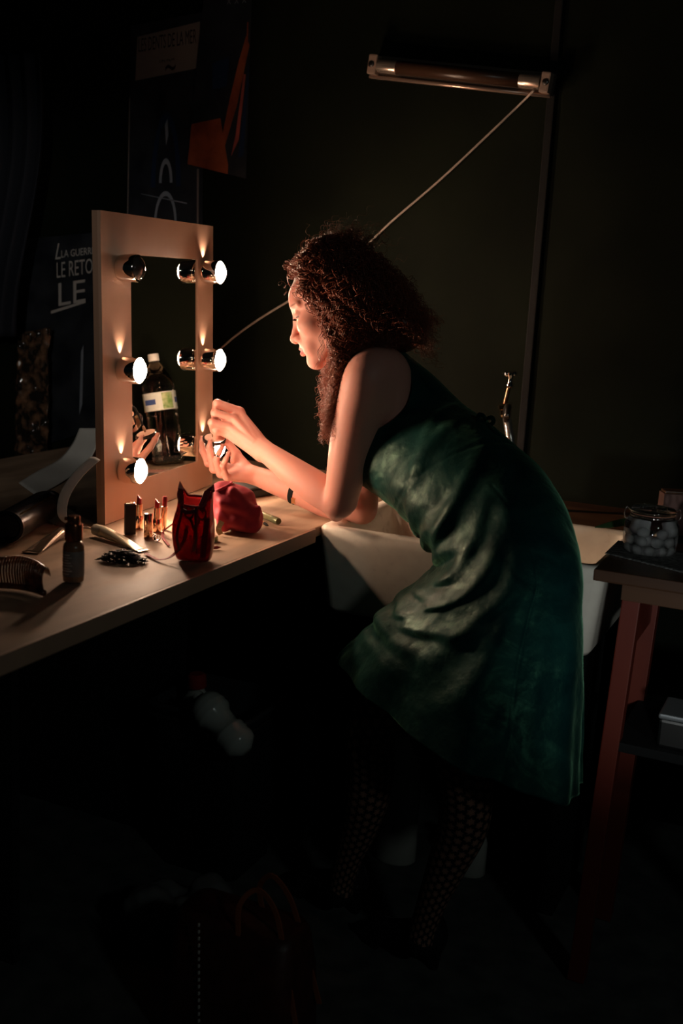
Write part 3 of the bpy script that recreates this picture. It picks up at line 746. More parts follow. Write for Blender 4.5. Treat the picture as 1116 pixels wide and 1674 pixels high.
# ---- hair: curls as helical locks over a dark inner mass
def build_hair():
    VV = []; QQ = []; cnt = 0
    def lock(guide, rad, wave, thick, seg, ph, hand_, taper=True):
        nonlocal cnt
        gl = sum(np.linalg.norm(b-a) for a, b in zip(guide, guide[1:])); seg = int(np.clip(gl/wave*11/(len(guide)-1), 8, 40)); g = np.array(catmull(guide, seg)); n = len(g)
        d = np.gradient(g, axis=0); L_ = np.cumsum(np.linalg.norm(d, axis=1)); t = d/np.linalg.norm(d, axis=1)[:, None]
        ref = np.array([.3, .5, .8]); X = np.cross(t, ref); X /= np.linalg.norm(X, axis=1)[:, None]; Y = np.cross(t, X)
        u = np.linspace(0, 1, n); env = rad*np.clip(u*4, .15, 1)
        a = ph+hand_*2*PI*L_/wave
        p = g+(X*np.cos(a)[:, None]+Y*np.sin(a)[:, None])*env[:, None]
        dp = np.gradient(p, axis=0); tp_ = dp/np.linalg.norm(dp, axis=1)[:, None]
        X2 = np.cross(tp_, ref); X2 /= np.maximum(np.linalg.norm(X2, axis=1), 1e-6)[:, None]; Y2 = np.cross(tp_, X2)
        th = thick*(1-.75*u**3)
        ring = [p+(X2*math.cos(q)+Y2*math.sin(q))*th[:, None] for q in (0, 2*PI/3, 4*PI/3)]
        V = np.stack(ring, 1).reshape(-1, 3)
        i = np.arange(n-1)[:, None]; k = np.arange(3)[None]
        Q = np.stack([i*3+k, i*3+(k+1) % 3, (i+1)*3+(k+1) % 3, (i+1)*3+k], -1).reshape(-1, 4)
        VV.append(V); QQ.append(Q+cnt); cnt += len(V)
    def root(theta, phi):
        # on the skull: theta around from front (0) over the near side (+90) to back; phi elevation
        c = H(-14, 30); return c + (hf*86*math.cos(phi)*math.cos(theta)+hl*75*math.cos(phi)*math.sin(theta)+hu*84*math.sin(phi))*HS
    def J(s): return rng.normal(0, s, 3)
    def bunch(guide, n, spread, rad, wave, thick, seg=9):
        hnd = rng.choice([-1, 1]); ph = rng.uniform(0, 6.28)
        for i in range(n):
            gg = [g+J(spread*(.3+.9*k/len(guide))) for k, g in enumerate(guide)]
            lock(gg, rad*rng.uniform(.7, 1.25), wave*rng.uniform(.9, 1.1), thick*rng.uniform(.7, 1.2), seg, ph+rng.normal(0, .5), hnd)
    # back mass
    for _ in range(430):
        th = rng.uniform(.95, 2*PI-.95); ph = rng.uniform(-.35, 1.5); r = root(th, ph); n = nrm(r-H(-14, 30))
        x = rng.uniform(0, 1)**.8; side = hl*math.sin(th)*math.cos(ph)
        # ends fan out over the nape and upper back
        ex = 600+120*x+rng.normal(0, 8); ey = 470+rng.uniform(0, 130)*(.5+.5*x)+rng.normal(0, 8)
        ex = min(ex, 722); 
        if ex > 690: ey = max(ey, 530)
        e = P(ex, min(ey, 575+ (ex-640)*.3), 2.62-.13*math.sin(th)*math.cos(ph)+rng.normal(0, .02))
        m1 = r+n*rng.uniform(.018, .042)-hf*.01; m2 = (r+e)/2+n*.028+hu*.012
        bunch([r, m1, m2, e], 3, .0045, .007, rng.uniform(.028, .04), .0009, 14)
    # crown and top
    for _ in range(260):
        th = rng.uniform(-1.2, 1.2) if rng.random() < .5 else rng.uniform(0, 6.28); ph = rng.uniform(.75, 1.5); r = root(th, ph); n = nrm(r-H(-14, 30))
        e = r+n*rng.uniform(.012, .036)-hf*rng.uniform(.02, .09)+J(.012)
        bunch([r, r+n*.02, (r+e)/2+n*.018, e], 3, .004, .007, .028, .0008, 10)
    # fringe curls over the forehead
    for _ in range(110):
        th = rng.uniform(-.75, .95); r = root(th, rng.uniform(.74, 1.1)); n = nrm(r-H(-14, 30))
        e = r+n*rng.uniform(.004, .018)+hf*rng.uniform(-.012, .010)+hu*rng.uniform(-.012, .022)+J(.006)
        bunch([r-hf*.01, r+n*.010, (r+e)/2+n*.012, e], 3, .003, .0065, .022, .00055, 12)
    # the loose ring curl in front of the forehead
    for q in range(2):
        pts = [P(488, 455, 2.57), P(478, 447, 2.57), P(471, 442+q, 2.57), P(469.5, 452, 2.565), P(472, 464, 2.56), P(478, 474, 2.56)]
        lock(pts, .0006, .05, .0009, 8, q, 1)
    # hair over ear and cheek edge, falling to below the chin on the near side
    for _ in range(330):
        th = rng.uniform(1.15, 2.0); ph = rng.uniform(-.15, .95); r = root(th, ph); n = nrm(r-H(-14, 30))
        x = rng.uniform(0, 1); y = rng.uniform(0, 1)
        ey = 560+165*y**.9; ex = 528+8*np.sin(ey*.05)+(32+ (720-ey)*.12)*x
        if ey < 612: ex = max(ex, 543)
        e = P(ex, ey, 2.55+.06*rng.random()-.02)
        m1 = r+n*.022+hf*.004; my = .5*(485+ey); m2 = P(max(546+20*x, .6*ex+.4*560), my, 2.51+.03*rng.random())
        bunch([r, m1, m2, e], 3, .004, .0068, rng.uniform(.024, .034), .0009, 16)
    # far side locks falling in front of the neck
    for _ in range(150):
        th = -rng.uniform(.9, 1.9); ph = rng.uniform(-.15, .8); r = root(th, ph); n = nrm(r-H(-14, 30))
        ey = rng.uniform(590, 700); ex = 518+rng.uniform(0, 45)
        e = P(ex, ey, 2.70+.04*rng.random()); m2 = P(535+20*rng.random(), .5*(500+ey), 2.70)
        bunch([r, r+n*.022, m2, e], 3, .004, .0068, .028, .0009, 16)
    # curls between the ear and the near shoulder
    for _ in range(150):
        th = rng.uniform(1.2, 2.3); ph = rng.uniform(-.5, .6); r = root(th, ph); n = nrm(r-H(-14, 30))
        ex = rng.uniform(556, 652); ey = 556+abs(ex-610)*.25+rng.normal(0, 6); e = P(ex, ey, 2.50+.03*rng.random())
        bunch([r, r+n*.022, (r+e)/2-F_*.03, e], 3, .004, .007, rng.uniform(.026, .036), .0009, 16)
    # single strands that catch the light at the cheek
    for px in ((527, 530, 522, 575, 516, 603), (531, 545, 527, 565, 528, 590)):
        pts = [P(534, 515, 2.52), P(px[0], px[1], 2.51), P(px[2], px[3], 2.505), P(px[4], px[5], 2.51)]
        for q in range(3): lock([p+J(.0015) for p in pts], .0035, .03, .0007, 14, q, 1)
    # flyaways
    for _ in range(120):
        th = rng.uniform(0, 6.28); ph = rng.uniform(.1, 1.5); r = root(th, ph); n = nrm(r-H(-14, 30))
        if th < .7 or th > 5.6: continue
        e = r+n*rng.uniform(.05, .085)-hf*rng.uniform(0, .08)+J(.01); lock([r, r+n*.03, (r+e)/2+n*.02, e], .006, .03, .00035, 14, rng.uniform(0, 6), 1)
    V = np.concatenate(VV); Q = np.concatenate(QQ)
    # inner mass
    S = SDF()
    S.ell(H(-22, 36), np.array([89, 84, 80])*HS, hax, .02)
    S.ell(P(622, 503, 2.62), [.075, .088, .10], [R_, U_, F_], .05)
    S.ell(P(655, 538, 2.62), [.055, .05, .10], [nrm(R_-.6*U_), nrm(U_+.6*R_), F_], .05)
    S.ell(P(585, 555, 2.60), [.055, .045, .08], [R_, U_, F_], .03)
    S.cone(H(-15, -10, 66), P(560, 600, 2.56), .022, .028, .03); S.cone(P(560, 600, 2.56), P(556, 680, 2.585), .028, .012, .03)
    S.ell(H(78, -20, 0), np.array([52, 92, 75])*HS, hax, .02, 's')
    V2, Q2 = S.mesh(.004)
    print('HAIR', len(V), len(V2))
    return np.concatenate([V, V2]), np.concatenate([Q, Q2+len(V)])
V, Q = build_hair(); mesh_obj('hair', V, Q, m_hair, person)

# ---- jewellery
def band(c, axis, r, w, m, nm, par):
    bm = bmesh.new(); ax = nrm(axis); add_lathe(bm, c-ax*w/2, ax, [(r, 0), (r+.0018, w*.1), (r+.0018, w*.9), (r, w), (r-.0006, w*.5), (r, 0)], 36, cap=False); return bm_obj(nm, bm, m, par, auto=.8)
bc = P(484, 802, 2.829); ba_ = P(450, 790, 2.85)-P(500, 808, 2.82)
band(bc, ba_, .0335, .014, m_blackm, 'bracelet', person)
bm = bmesh.new(); add_box(bm, bc+nrm(-F_*.55-U_*.55-R_*.1)*.036, (.012, .016, .003), basis(nrm(-F_*.55-U_*.55), ba_), .001); bm_obj('bracelet_clasp', bm, m_gold, person)
rp = fing2[2][0]; band(rp[1]*.55+rp[2]*.45, rp[2]-rp[1], .0078, .004, m_chrome, 'ring', person)

# ---- the compact held in her far hand
cc = P(350, 718, 2.880)
cx_ax = nrm(U_*.86-F_*.50+R_*.10)
cp = thing('powder_compact', 'small open black powder compact held in her fingers', 'compact', cc)
bm = bmesh.new(); add_lathe(bm, cc-cx_ax*.005, cx_ax, [(.026, 0), (.030, .0015), (.030, .008), (.028, .0095), (.0255, .0095), (.025, .0085)], 40); bm_obj('base', bm, mat('compact_shell', (.012, .010, .010), .12, coat=.5), cp, auto=.6)
bm = bmesh.new(); add_lathe(bm, cc+cx_ax*.0035, cx_ax, [(.0245, 0), (.0245, .0012)], 36); bm_obj('powder', bm, mat('pressed_powder', (.62, .36, .27), .8), cp)
hx_ = nrm(R_*.95+U_*.1); lid_c = cc+hx_*.031+cx_ax*.024; lax = nrm(hx_*.92-cx_ax*-.25)
bm = bmesh.new(); add_lathe(bm, lid_c, lax, [(.027, 0), (.029, .001), (.029, .005), (.027, .006)], 40); bm_obj('lid', bm, mat('compact_lid', (.012, .010, .010), .12, coat=.5), cp, auto=.6)
bm = bmesh.new(); add_lathe(bm, lid_c-lax*.0004, lax, [(.0245, 0), (.0245, .0006)], 36); bm_obj('lid_mirror', bm, m_mirror, cp)
# brush pinched in her near hand
bp0 = P(356, 676, 2.84)
br = thing('applicator', 'thin make-up applicator pinched in her raised near hand', 'make-up brush', bp0)
bm = bmesh.new(); add_tube(bm, [P(374, 655, 2.80), bp0, P(354, 690, 2.855), P(350, 704, 2.865)], [.0022, .0026, .0026, .0022], 10); bm_obj('handle', bm, m_blackm, br, True)
bm = bmesh.new(); add_tube(bm, [P(350, 704, 2.865), P(348, 709, 2.868), P(347, 714, 2.871)], [.0026, .0042, .002], 12); bm_obj('tip', bm, mat('brush_hair', (.25, .14, .09), .8), br, True)

# ================================================================== things on the worktop
Zv = np.array([0, 0, 1.])
def W(px, py): return onz(px, py, WZ)
# spray bottle
c = W(120, 950)
t = thing('pump_bottle', 'small amber bottle with bronze cap and pale label at the left of the worktop', 'bottle', c)
bm = bmesh.new(); add_lathe(bm, c, Zv, [(.016, 0), (.0190, .002), (.0195, .008), (.0195, .066), (.018, .072), (.013, .076), (.011, .078), (.011, .082)], 36)
bm_obj('bottle_body', bm, mat('amber_glass', (.20, .10, .05), .25, spec=.6, coat=.3), t, auto=.7)
bm = bmesh.new(); add_lathe(bm, c, Zv, [(.01975, .012), (.0199, .0122), (.0199, .060), (.01975, .0602)], 36, cap=False)
lb = bm_obj('bottle_label', bm, noisy(mat('label_paper', rough=.6), (.15, .13, .12), (.19, .17, .16), 40), t, True)
bm = bmesh.new()
for i, (h, w_) in enumerate(((.054, .55), (.049, .8), (.044, .35), (.039, .7), (.034, .9), (.028, .6), (.024, .85), (.018, .5))):
    a0 = math.atan2(*(0, 1)); 
    for k in range(14):
        a = -2.1+ (k-7)*.11*w_
        p = c+Zv*h+R_*.0200*math.cos(a)+nrm(np.cross(Zv, R_))*.0200*math.sin(a)
        add_box(bm, p, (.0022*w_, .0007, .0012 if i % 3 else .0022), basis(Zv, None) if False else (nrm(-R_*math.sin(a)+nrm(np.cross(Zv, R_))*math.cos(a)), nrm(R_*math.cos(a)+nrm(np.cross(Zv, R_))*math.sin(a)), Zv))
bm_obj('label_print', bm, mat('label_ink', (.5, .48, .45), .6), lb)
bm = bmesh.new(); add_lathe(bm, c+Zv*.078, Zv, [(.0155, 0), (.0165, .001), (.0165, .030), (.0160, .0315), (.0118, .0320), (.0118, .044), (.0110, .0462), (.004, .0468), (.0001, .0468)], 36)
bm_obj('bottle_cap', bm, mat('bronze_cap', (.38, .13, .06), .2, .85), t, auto=.6)
bm = bmesh.new(); add_box(bm, c+Zv*.119-R_*.012, (.010, .006, .006), (R_, nrm(np.cross(Zv, R_)), Zv), .001); bm_obj('nozzle', bm, mat('bronze_nozzle', (.38, .13, .06), .25, .8), t)

# tortoiseshell comb with long curved teeth
c0, c1 = onz(-30, 962, WZ), onz(72, 975, WZ)
m_tort = noisy(mat('tortoiseshell', rough=.15, coat=.5), (.05, .012, .006), (.20, .055, .02), 60)
t = thing('hair_comb', 'tortoiseshell comb with long curved teeth at the left edge of the worktop', 'comb', (c0+c1)/2)
dx = nrm(c1-c0); dy = np.cross(Zv, dx); LN = np.linalg.norm(c1-c0)
sp_ = [c0+dx*LN*u+dy*(.018*math.sin(u*PI))+Zv*.006 for u in np.linspace(0, 1, 15)]
bm = bmesh.new(); add_tube(bm, sp_, .0058, 10, flat=1.0); bm_obj('comb_spine', bm, m_tort, t, True)
n = 24
for i in range(n):
    u = (i+.5)/n; b0 = c0+dx*LN*u+dy*(.018*math.sin(u*PI))+Zv*.008; hh = .040+.010*math.sin(u*PI)
    bm = bmesh.new(); add_tube(bm, catmull([b0, b0+Zv*hh*.6-dy*.006, b0+Zv*hh+dy*.004, b0+Zv*hh*.92+dy*.018, b0+Zv*hh*.55+dy*.026], 4), [.0021]*8+[.0019]*4+[.0015]*4+[.0010], 6)
    bm_obj('comb_tooth', bm, m_tort, t, True)

# heap of hairpins
c = W(200, 918)
bm = bmesh.new(); rr = random.Random(5)
for i in range(300):
    a = rr.uniform(0, 6.28); r = rr.random()**.6
    q = c+dxy if False else c + R0_*(.046*r*math.cos(a)) + np.cross(Zv, R0_)*(.022*r*math.sin(a)); h = (1-r*r)*.021*rr.uniform(.4, 1.1)+.0015
    q = q+Zv*h; th = rr.uniform(0, 6.28); tl = rr.uniform(-.7, .7)
    d = nrm(np.array([math.cos(th), math.sin(th), tl*.6])); s = nrm(np.cross(d, [0, .3, 1])); L_ = rr.uniform(.007, .012)
    if q[2]-abs(d[2])*L_ < WZ+.001: q[2] = WZ+.001+abs(d[2])*L_
    pts = [q-d*L_+s*.0016]+[q+d*L_*(k/4-.6)+s*.0016+np.cross(d, s)*.0014*(-1)**k for k in range(5)]+[q+d*L_*.8, q+d*L_*.5-s*.0018, q-d*L_*.8-s*.0016]
    add_tube(bm, pts, .0009, 5)
tag(bm_obj('hairpin_heap', bm, mat('black_wire', (.012, .011, .012), .25, .4), None, True), 'tangled heap of black wavy hairpins on the bare worktop', 'hairpins', kind='stuff')

# squeezed tubes
def squeeze_tube(nm, label, a, b, r0, w1, m, mcap, capl, lift0, lift1, twist=0.):
    t = thing(nm, label, 'tube', (a+b)/2); d = nrm(b-a); s = nrm(np.cross(Zv, d)); up = np.cross(d, s); L_ = np.linalg.norm(b-a)
    rings = []; n = 28; K = 16
    for i in range(K+1):
        u = i/K; rx = r0+(w1-r0)*u; ry = max(r0*(1-u**1.4), .0007); cz = a+d*L_*u+Zv*(lift0*(1-u)+lift1*u+ry)
        if i == 0: pass
        rings.append([tuple(cz+s*rx*math.cos(2*PI*k/n)+up*ry*math.sin(2*PI*k/n)*(1-.18*math.exp(-((math.cos(2*PI*k/n)-.2)/.3)**2)*math.sin(u*PI))) for k in range(n)])
    V, Fc = ring_mesh(rings); mesh_obj('tube_body', V, Fc, m, t)
    bm = bmesh.new(); add_box(bm, b+d*.004+Zv*(lift1+.0010), (.008, w1*2, .0014), (d, s, up), .0003); bm_obj('crimp', bm, m, t)
    bm = bmesh.new(); add_lathe(bm, a+Zv*(lift0+r0)-d*capl, d, [(r0*.86, 0), (r0*.95, .001), (r0*1.02, capl*.85), (r0*.9, capl)], 28); bm_obj('tube_cap', bm, mcap, t, auto=.6)
    return t
squeeze_tube('makeup_tube', 'cream and gold squeezed make-up tube lying beside the hairpins', W(168, 879), W(232, 900), .0130, .0135, m_cream, mat('cream_cap', (.60, .52, .40), .35), .028, .0, .0)
squeeze_tube('cream_tube', 'dark bronze flattened tube lying behind the amber bottle', W(100, 880), W(52, 903), .0120, .0180, mat('bronze_foil', (.30, .20, .14), .25, .7), m_black, .012, 0, 0)
# black cylinder (spray can) lying
a, b_ = W(12, 890)+Zv*.0365, W(84, 845)+Zv*.0365
t = thing('spray_can', 'glossy black spray can lying at the far left with a gold line', 'spray can', (a+b_)/2-Zv*.03)
d = nrm(b_-a); L_ = np.linalg.norm(b_-a)
bm = bmesh.new(); add_lathe(bm, a, d, [(.024, .004), (.028, 0), (.033, .002), (.034, .006), (.034, L_*.8), (.031, L_*.88), (.027, L_*.93), (.026, L_)], 40); bm_obj('can_body', bm, m_black, t, auto=.6)
bm = bmesh.new(); s_ = nrm(np.cross(d, Zv)); q0 = nrm(Zv*.75+s_*.66)
add_box(bm, a+d*L_*.42+q0*.0345, (L_*.75, .004, .0012), (d, nrm(np.cross(d, q0)), q0), .0003); bm_obj('gold_line', bm, m_gold, t)
bm = bmesh.new(); add_lathe(bm, a-d*.001, d, [(.0345, 0), (.0352, .001), (.0352, .004), (.0345, .005)], 40, cap=False); bm_obj('can_rim', bm, m_steel, t, auto=.6)

# curled sheets of paper behind the bottle
def sheet(name, rows, m, label, cat, th=.0006, sub=6):
    R = [catmull(r, sub) for r in rows]; cols = list(zip(*R)); cols = [catmull(list(c), sub) for c in cols]
    n = len(cols[0]); V = [p for c in cols for p in c]; Fc = [(i*n+j, i*n+j+1, (i+1)*n+j+1, (i+1)*n+j) for i in range(len(cols)-1) for j in range(n-1)]
    o = mesh_obj(name, V, Fc, m); md = o.modifiers.new('thickness', 'SOLIDIFY'); md.thickness = th; md.offset = 0
    return tag(o, label, cat)
m_paper = noisy(mat('white_paper', rough=.5), (.62, .60, .55), (.70, .68, .62), 8)
def WL(px, py, h): return onz(px, py, WZ+h)
e1 = [W(152, 868)+Zv*.003, WL(126, 862, .006), WL(110, 846, .030), WL(114, 812, .075), WL(136, 778, .120), WL(164, 752, .155)]
sh_ = -R0_*.022+np.array([0, 0, .004])
sheet('curled_card', [e1, [p+sh_*.5+Zv*.004 for p in e1], [p+sh_+Zv*.002*(i > 0) for i, p in enumerate(e1)]], m_paper, 'cream card strip curling up from the worktop behind the amber bottle', 'card')
e2 = [W(60, 812)+Zv*.001, W(100, 790)+Zv*.002, W(140, 765)+Zv*.008, WL(158, 730, .06), WL(166, 700, .11)]
e3 = [W(30, 790)+Zv*.001, W(60, 772)+Zv*.002, W(95, 755)+Zv*.006, WL(118, 725, .05), WL(130, 700, .10)]
sheet('paper_sheet', [e2, [(p+q)/2 for p, q in zip(e2, e3)], e3], m_paper, 'large pale paper sheet curling up against the mirror frame side', 'paper')

# lipsticks and their neighbours
def stick(nm, label, cat, px, py, parts, group=None, lean=(0, 0)):
    c = W(px, py); t = thing(nm, label, cat, c, group); ax = nrm(Zv+R_*lean[0]+F_*lean[1])
    for pn, m, prof in parts:
        bm = bmesh.new(); add_lathe(bm, c, ax, prof, 28); bm_obj(pn, bm, m, t, auto=.55)
    return t, c, ax
m_lip = mat('dark_red_lipstick', (.22, .012, .015), .3); m_lip2 = mat('red_lipstick', (.42, .03, .03), .3); m_rosegold = mat('rose_gold', (.95, .60, .42), .12, 1.)
def lipstick(label, px, py, h, ml, mb, group='open lipsticks'):
    r = .0088
    t, c, ax = stick('lipstick', label, 'lipstick', px, py, [('lipstick_base', mb, [(r, 0), (r+.0004, .001), (r+.0004, h*.36), (r, h*.37)]), ('inner_tube', m_rosegold, [(r*.82, h*.37), (r*.82, h*.72), (r*.74, h*.73)])], group)
    bm = bmesh.new(); X, Y, Z_ = basis(ax, R_); n = 20
    rings = []
    for hh, k in ((h*.70, 1.), (h*.88, 1.)): rings.append([bm.verts.new(c+Z_*hh+X*r*.62*math.cos(a)+Y*r*.62*math.sin(a)) for a in [2*PI*i/n for i in range(n)]])
    rings.append([bm.verts.new(c+Z_*(h*(.93-.07*math.cos(a)))+X*r*.52*math.cos(a)+Y*r*.52*math.sin(a)) for a in [2*PI*i/n for i in range(n)]])
    for A, B_ in zip(rings, rings[1:]):
        for i in range(n): bm.faces.new((A[i], A[(i+1) % n], B_[(i+1) % n], B_[i]))
    bm.faces.new(rings[0][::-1]); bm.faces.new(rings[-1]); bm_obj('bullet', bm, ml, t, auto=.7)
lipstick('open rose gold lipstick, dark red, standing next to the flat black case', 227, 863, .077, m_lip, m_rosegold)
lipstick('open lipstick with short red bullet standing behind the plain gold cap', 256, 868, .074, m_lip2, m_rosegold)
# flat black case
c = W(212, 873); t = thing('lipstick_case', 'flat black rectangular case standing left of the lipsticks', 'case', c)
bx = (nrm(R0_*.92+np.cross(Zv, R0_)*.38), nrm(np.cross(Zv, R0_)*.92-R0_*.38), Zv)
bm = bmesh.new(); add_box(bm, c+Zv*.034, (.024, .014, .068), bx, .0012); bm_obj('case_body', bm, m_black, t)
bm = bmesh.new(); add_box(bm, c+Zv*.0695, (.0225, .0125, .003), bx, .0008); bm_obj('case_edge', bm, m_gold, t)
stick('lipstick', 'closed plain gold lipstick standing in front of the open lipsticks', 'lipstick', 242, 877, [('cap_body', m_rosegold, [(.0093, 0), (.0096, .001), (.0096, .050), (.009, .052), (.0001, .0525)]), ('cap_band', m_gold, [(.0098, .004), (.0099, .0045), (.0099, .008), (.0098, .0085)])])
stick('concealer', 'slim gold concealer stick with dark top, rightmost of the upright sticks', 'make-up stick', 267, 865, [('stick_body', m_rosegold, [(.0062, 0), (.0066, .001), (.0066, .052), (.0055, .053)]), ('stick_top', m_lip, [(.0052, .052), (.0054, .053), (.0054, .072), (.004, .0755)])], lean=(.03, 0))
c = W(256, 884)+Zv*.007; d = nrm(R0_*.6-np.cross(Zv, R0_)*.8)
t = thing('clear_cap', 'small clear plastic cap lying in front of the lipsticks', 'cap', c-Zv*.007); bm = bmesh.new(); add_lathe(bm, c-d*.008, d, [(.0068, 0), (.0070, .001), (.0070, .014), (.005, .016), (.0045, .013), (.0058, .003), (.0055, 0)], 24, cap=False); bm_obj('cap_shell', bm, m_glass, t, True)
bm = bmesh.new(); add_lathe(bm, c-d*.0085, d, [(.0073, 0), (.0075, .0008), (.0075, .0028), (.0073, .0032)], 24, cap=False); bm_obj('cap_collar', bm, m_gold, t, True)

# red see-through pouch
m_vinyl = mat('red_vinyl', (.40, .02, .03), .12, trans=.72, ior=1.2, spec=.6)
m_redcloth = noisy(mat('red_trim', rough=.7, spec=.2), (.22, .018, .022), (.32, .04, .04), 60)
cA, cB = W(288, 916), W(337, 921); mid = (cA+cB)/2; fx = nrm(cB-cA); fy = np.cross(Zv, fx); wd = np.linalg.norm(cB-cA)
t = thing('vinyl_pouch', 'upright red see-through drawstring pouch with open folded mouth in front of the mirror', 'pouch', mid)
rg = []
for z, hx, hy, dxo in ((0, .5, .020, 0), (.004, .53, .024, 0), (.03, .60, .034, 0), (.065, .64, .034, -.002), (.092, .58, .028, -.003), (.112, .52, .022, -.001), (.128, .50, .026, .001)):
    r_ = []
    for k in range(48):
        a = 2*PI*k/48; cs, sn = math.cos(a), math.sin(a); q = .62
        px_, py_ = abs(cs)**q*math.copysign(1, cs), abs(sn)**q*math.copysign(1, sn)
        zz = z + (.018*max(0, abs(cs)-.6)/.4 if z > .12 else 0) - (.012*max(0, -sn)**2 if z > .12 else 0)
        wob = 1+.05*math.sin(a*5+z*60)*min(1, z/.06)
        r_.append(tuple(mid+fx*(px_*hx*wd*1.05*wob+dxo)+fy*(py_*hy*wob+.016)+Zv*zz))
    rg.append(r_)
V, Fc = ring_mesh(rg, (True, False)); o = mesh_obj('pouch_body', V, Fc, m_vinyl, t); md = o.modifiers.new('s', 'SUBSURF'); md.levels = 1; md.render_levels = 1; md = o.modifiers.new('t', 'SOLIDIFY'); md.thickness = .0012
bm = bmesh.new(); top = [np.array(p) for p in rg[-1]]; add_tube(bm, top+[top[0]], .0026, 8); bm_obj('mouth_band', bm, m_redcloth, t, True)
# folded corner flaps
for sgn, k in ((-1, 24), (1, 0)):
    p = np.array(rg[-1][k]); q = np.array(rg[-2][k])
    o = mesh_obj('corner_flap', [tuple(x) for x in (p-fy*.016+Zv*.002, p+fy*.014+Zv*.001, p+Zv*.014+fx*sgn*.002, q-fy*.018+fx*sgn*-.012-Zv*.012, q-fy*.026+fx*sgn*-.020+Zv*.004, p-fy*.020-fx*sgn*.012+Zv*.002)],
                 [(0, 1, 2), (0, 2, 5), (0, 5, 4, 3)], m_redcloth, t, False); md = o.modifiers.new('t', 'SOLIDIFY'); md.thickness = .0016
bm = bmesh.new(); fr = mid+fy*(-.0215)
def rib(bm, pts, w, th, up, sub=6):
    pts = catmull(pts, sub); prev = None
    for i, p in enumerate(pts):
        tn = nrm(pts[min(i+1, len(pts)-1)]-pts[max(i-1, 0)]); s = nrm(np.cross(tn, up)); n_ = np.cross(s, tn); k = [bm.verts.new(p+s*w/2*a+n_*th/2*b) for a, b in ((-1, -1), (1, -1), (1, 1), (-1, 1))]
        if prev:
            for j in range(4): bm.faces.new((prev[j], prev[(j+1) % 4], k[(j+1) % 4], k[j]))
        else: bm.faces.new(k[::-1])
        prev = k
    bm.faces.new(prev)
for s in (-1, 1):
    rib(bm, [fr+fx*s*.014+Zv*.118, fr+fx*s*.016+Zv*.09-fy*.008, fr+fx*s*.020+Zv*.06-fy*.012, fr+fx*s*.015+Zv*.03-fy*.010], .005, .0015, fy)
rib(bm, [fr-fx*.016+Zv*.112-fy*.003, fr+Zv*.108-fy*.006, fr+fx*.016+Zv*.112-fy*.003], .007, .002, fy)
bm_obj('pouch_strap', bm, mat('dark_red_strap', (.08, .01, .012), .35), t)
# long ribbon ends lying on the worktop
bm = bmesh.new(); rib(bm, [W(238, 905)+Zv*.0015, W(247, 911)+Zv*.0015, W(262, 917)+Zv*.003, WL(282, 908, .012), WL(300, 885, .035), WL(306, 860, .06)], .008, .0012, Zv)
rib(bm, [W(276, 893)+Zv*.002, W(266, 880)+Zv*.003, WL(268, 868, .012), WL(280, 858, .03), WL(292, 850, .045)], .006, .0012, Zv)
bm_obj('pouch_ribbon', bm, m_redcloth, t)
# dark scissors and sticks seen inside the pouch
inn = mid+fy*.018
i1 = thing('nail_scissors', 'black handled scissors standing inside the red see-through pouch', 'scissors', inn+Zv*.008)
bm = bmesh.new()
for s in (-1, 1):
    ring = [inn+Zv*.098+fx*s*.013+(fx*math.cos(a)*.009+Zv*math.sin(a)*.013) for a in np.linspace(0, 2*PI, 20)]
    add_tube(bm, ring, .0022, 8)
bm_obj('finger_loop', bm, m_black, i1, True)
bm = bmesh.new()
for s in (-1, 1): add_tube(bm, [inn+Zv*.086+fx*s*.010, inn+Zv*.06+fy*.001*s, inn+Zv*.010-fx*s*.006+fy*.001*s], [.0026, .0024, .0008], 8)
bm_obj('blade', bm, m_steel, i1, True)
i2 = thing('mascara', 'dark mascara tube standing inside the red see-through pouch', 'mascara', inn+fx*.016+Zv*.006)
bm = bmesh.new(); add_lathe(bm, inn+fx*.017+Zv*.006+fy*.004, nrm(Zv+fx*.08), [(.006, 0), (.0065, .002), (.0065, .05)], 20); bm_obj('mascara_tube', bm, m_black, i2, True)
bm = bmesh.new(); add_lathe(bm, inn+fx*.0215+Zv*.056+fy*.004, nrm(Zv+fx*.08), [(.006, 0), (.0062, .03), (.004, .033)], 20); bm_obj('mascara_cap', bm, m_steel, i2, True)

# pink cloth bag lying behind
m_pink = noisy(mat('pink_red_cloth', rough=.6, spec=.2, sheen=.2, sheen_tint=(1, .4, .4)), (.26, .016, .028), (.42, .035, .055), 14, bump=.25, bdist=.004)
S = SDF(); pc = W(386, 870)
A_ = [R0_, np.cross(Zv, R0_), Zv]
def Q_(a, b, h): return pc+A_[0]*a+A_[1]*b+Zv*h
S.ell(Q_(-.020, .03, .045), [.038, .045, .040], A_, .03); S.ell(Q_(.018, .025, .032), [.040, .045, .034], A_, .03)
S.ell(Q_(-.038, .02, .085), [.026, .032, .026], [nrm(A_[0]+.3*Zv), A_[1], nrm(Zv-.3*A_[0])], .02); S.ell(Q_(.000, .02, .080), [.036, .030, .022], A_, .03)
S.ell(Q_(.036, .0, .018), [.020, .026, .017], A_, .015); S.ell(Q_(-.028, -.006, .014), [.016, .018, .013], A_, .01)
for (a, b, h), (a2, b2, h2) in (((-.03, -.018, .07), (.03, -.022, .05)), ((-.01, -.016, .10), (.045, -.012, .045)), ((-.035, -.01, .035), (.02, -.026, .018)), ((.005, -.02, .03), (.05, -.01, .06))):
    S.cone(Q_(a, b, h), Q_(a2, b2, h2), .007, .003, .022)
dz = lambda p, D: .0005*np.sin(p@A_[0]*190+np.sin(p[:, 2]*150)*1.5)*np.sin(p[:, 2]*120+p@A_[1]*90)
V, Q = S.mesh(.0024, disp=dz); V[:, 2] = np.maximum(V[:, 2], WZ+.0006)
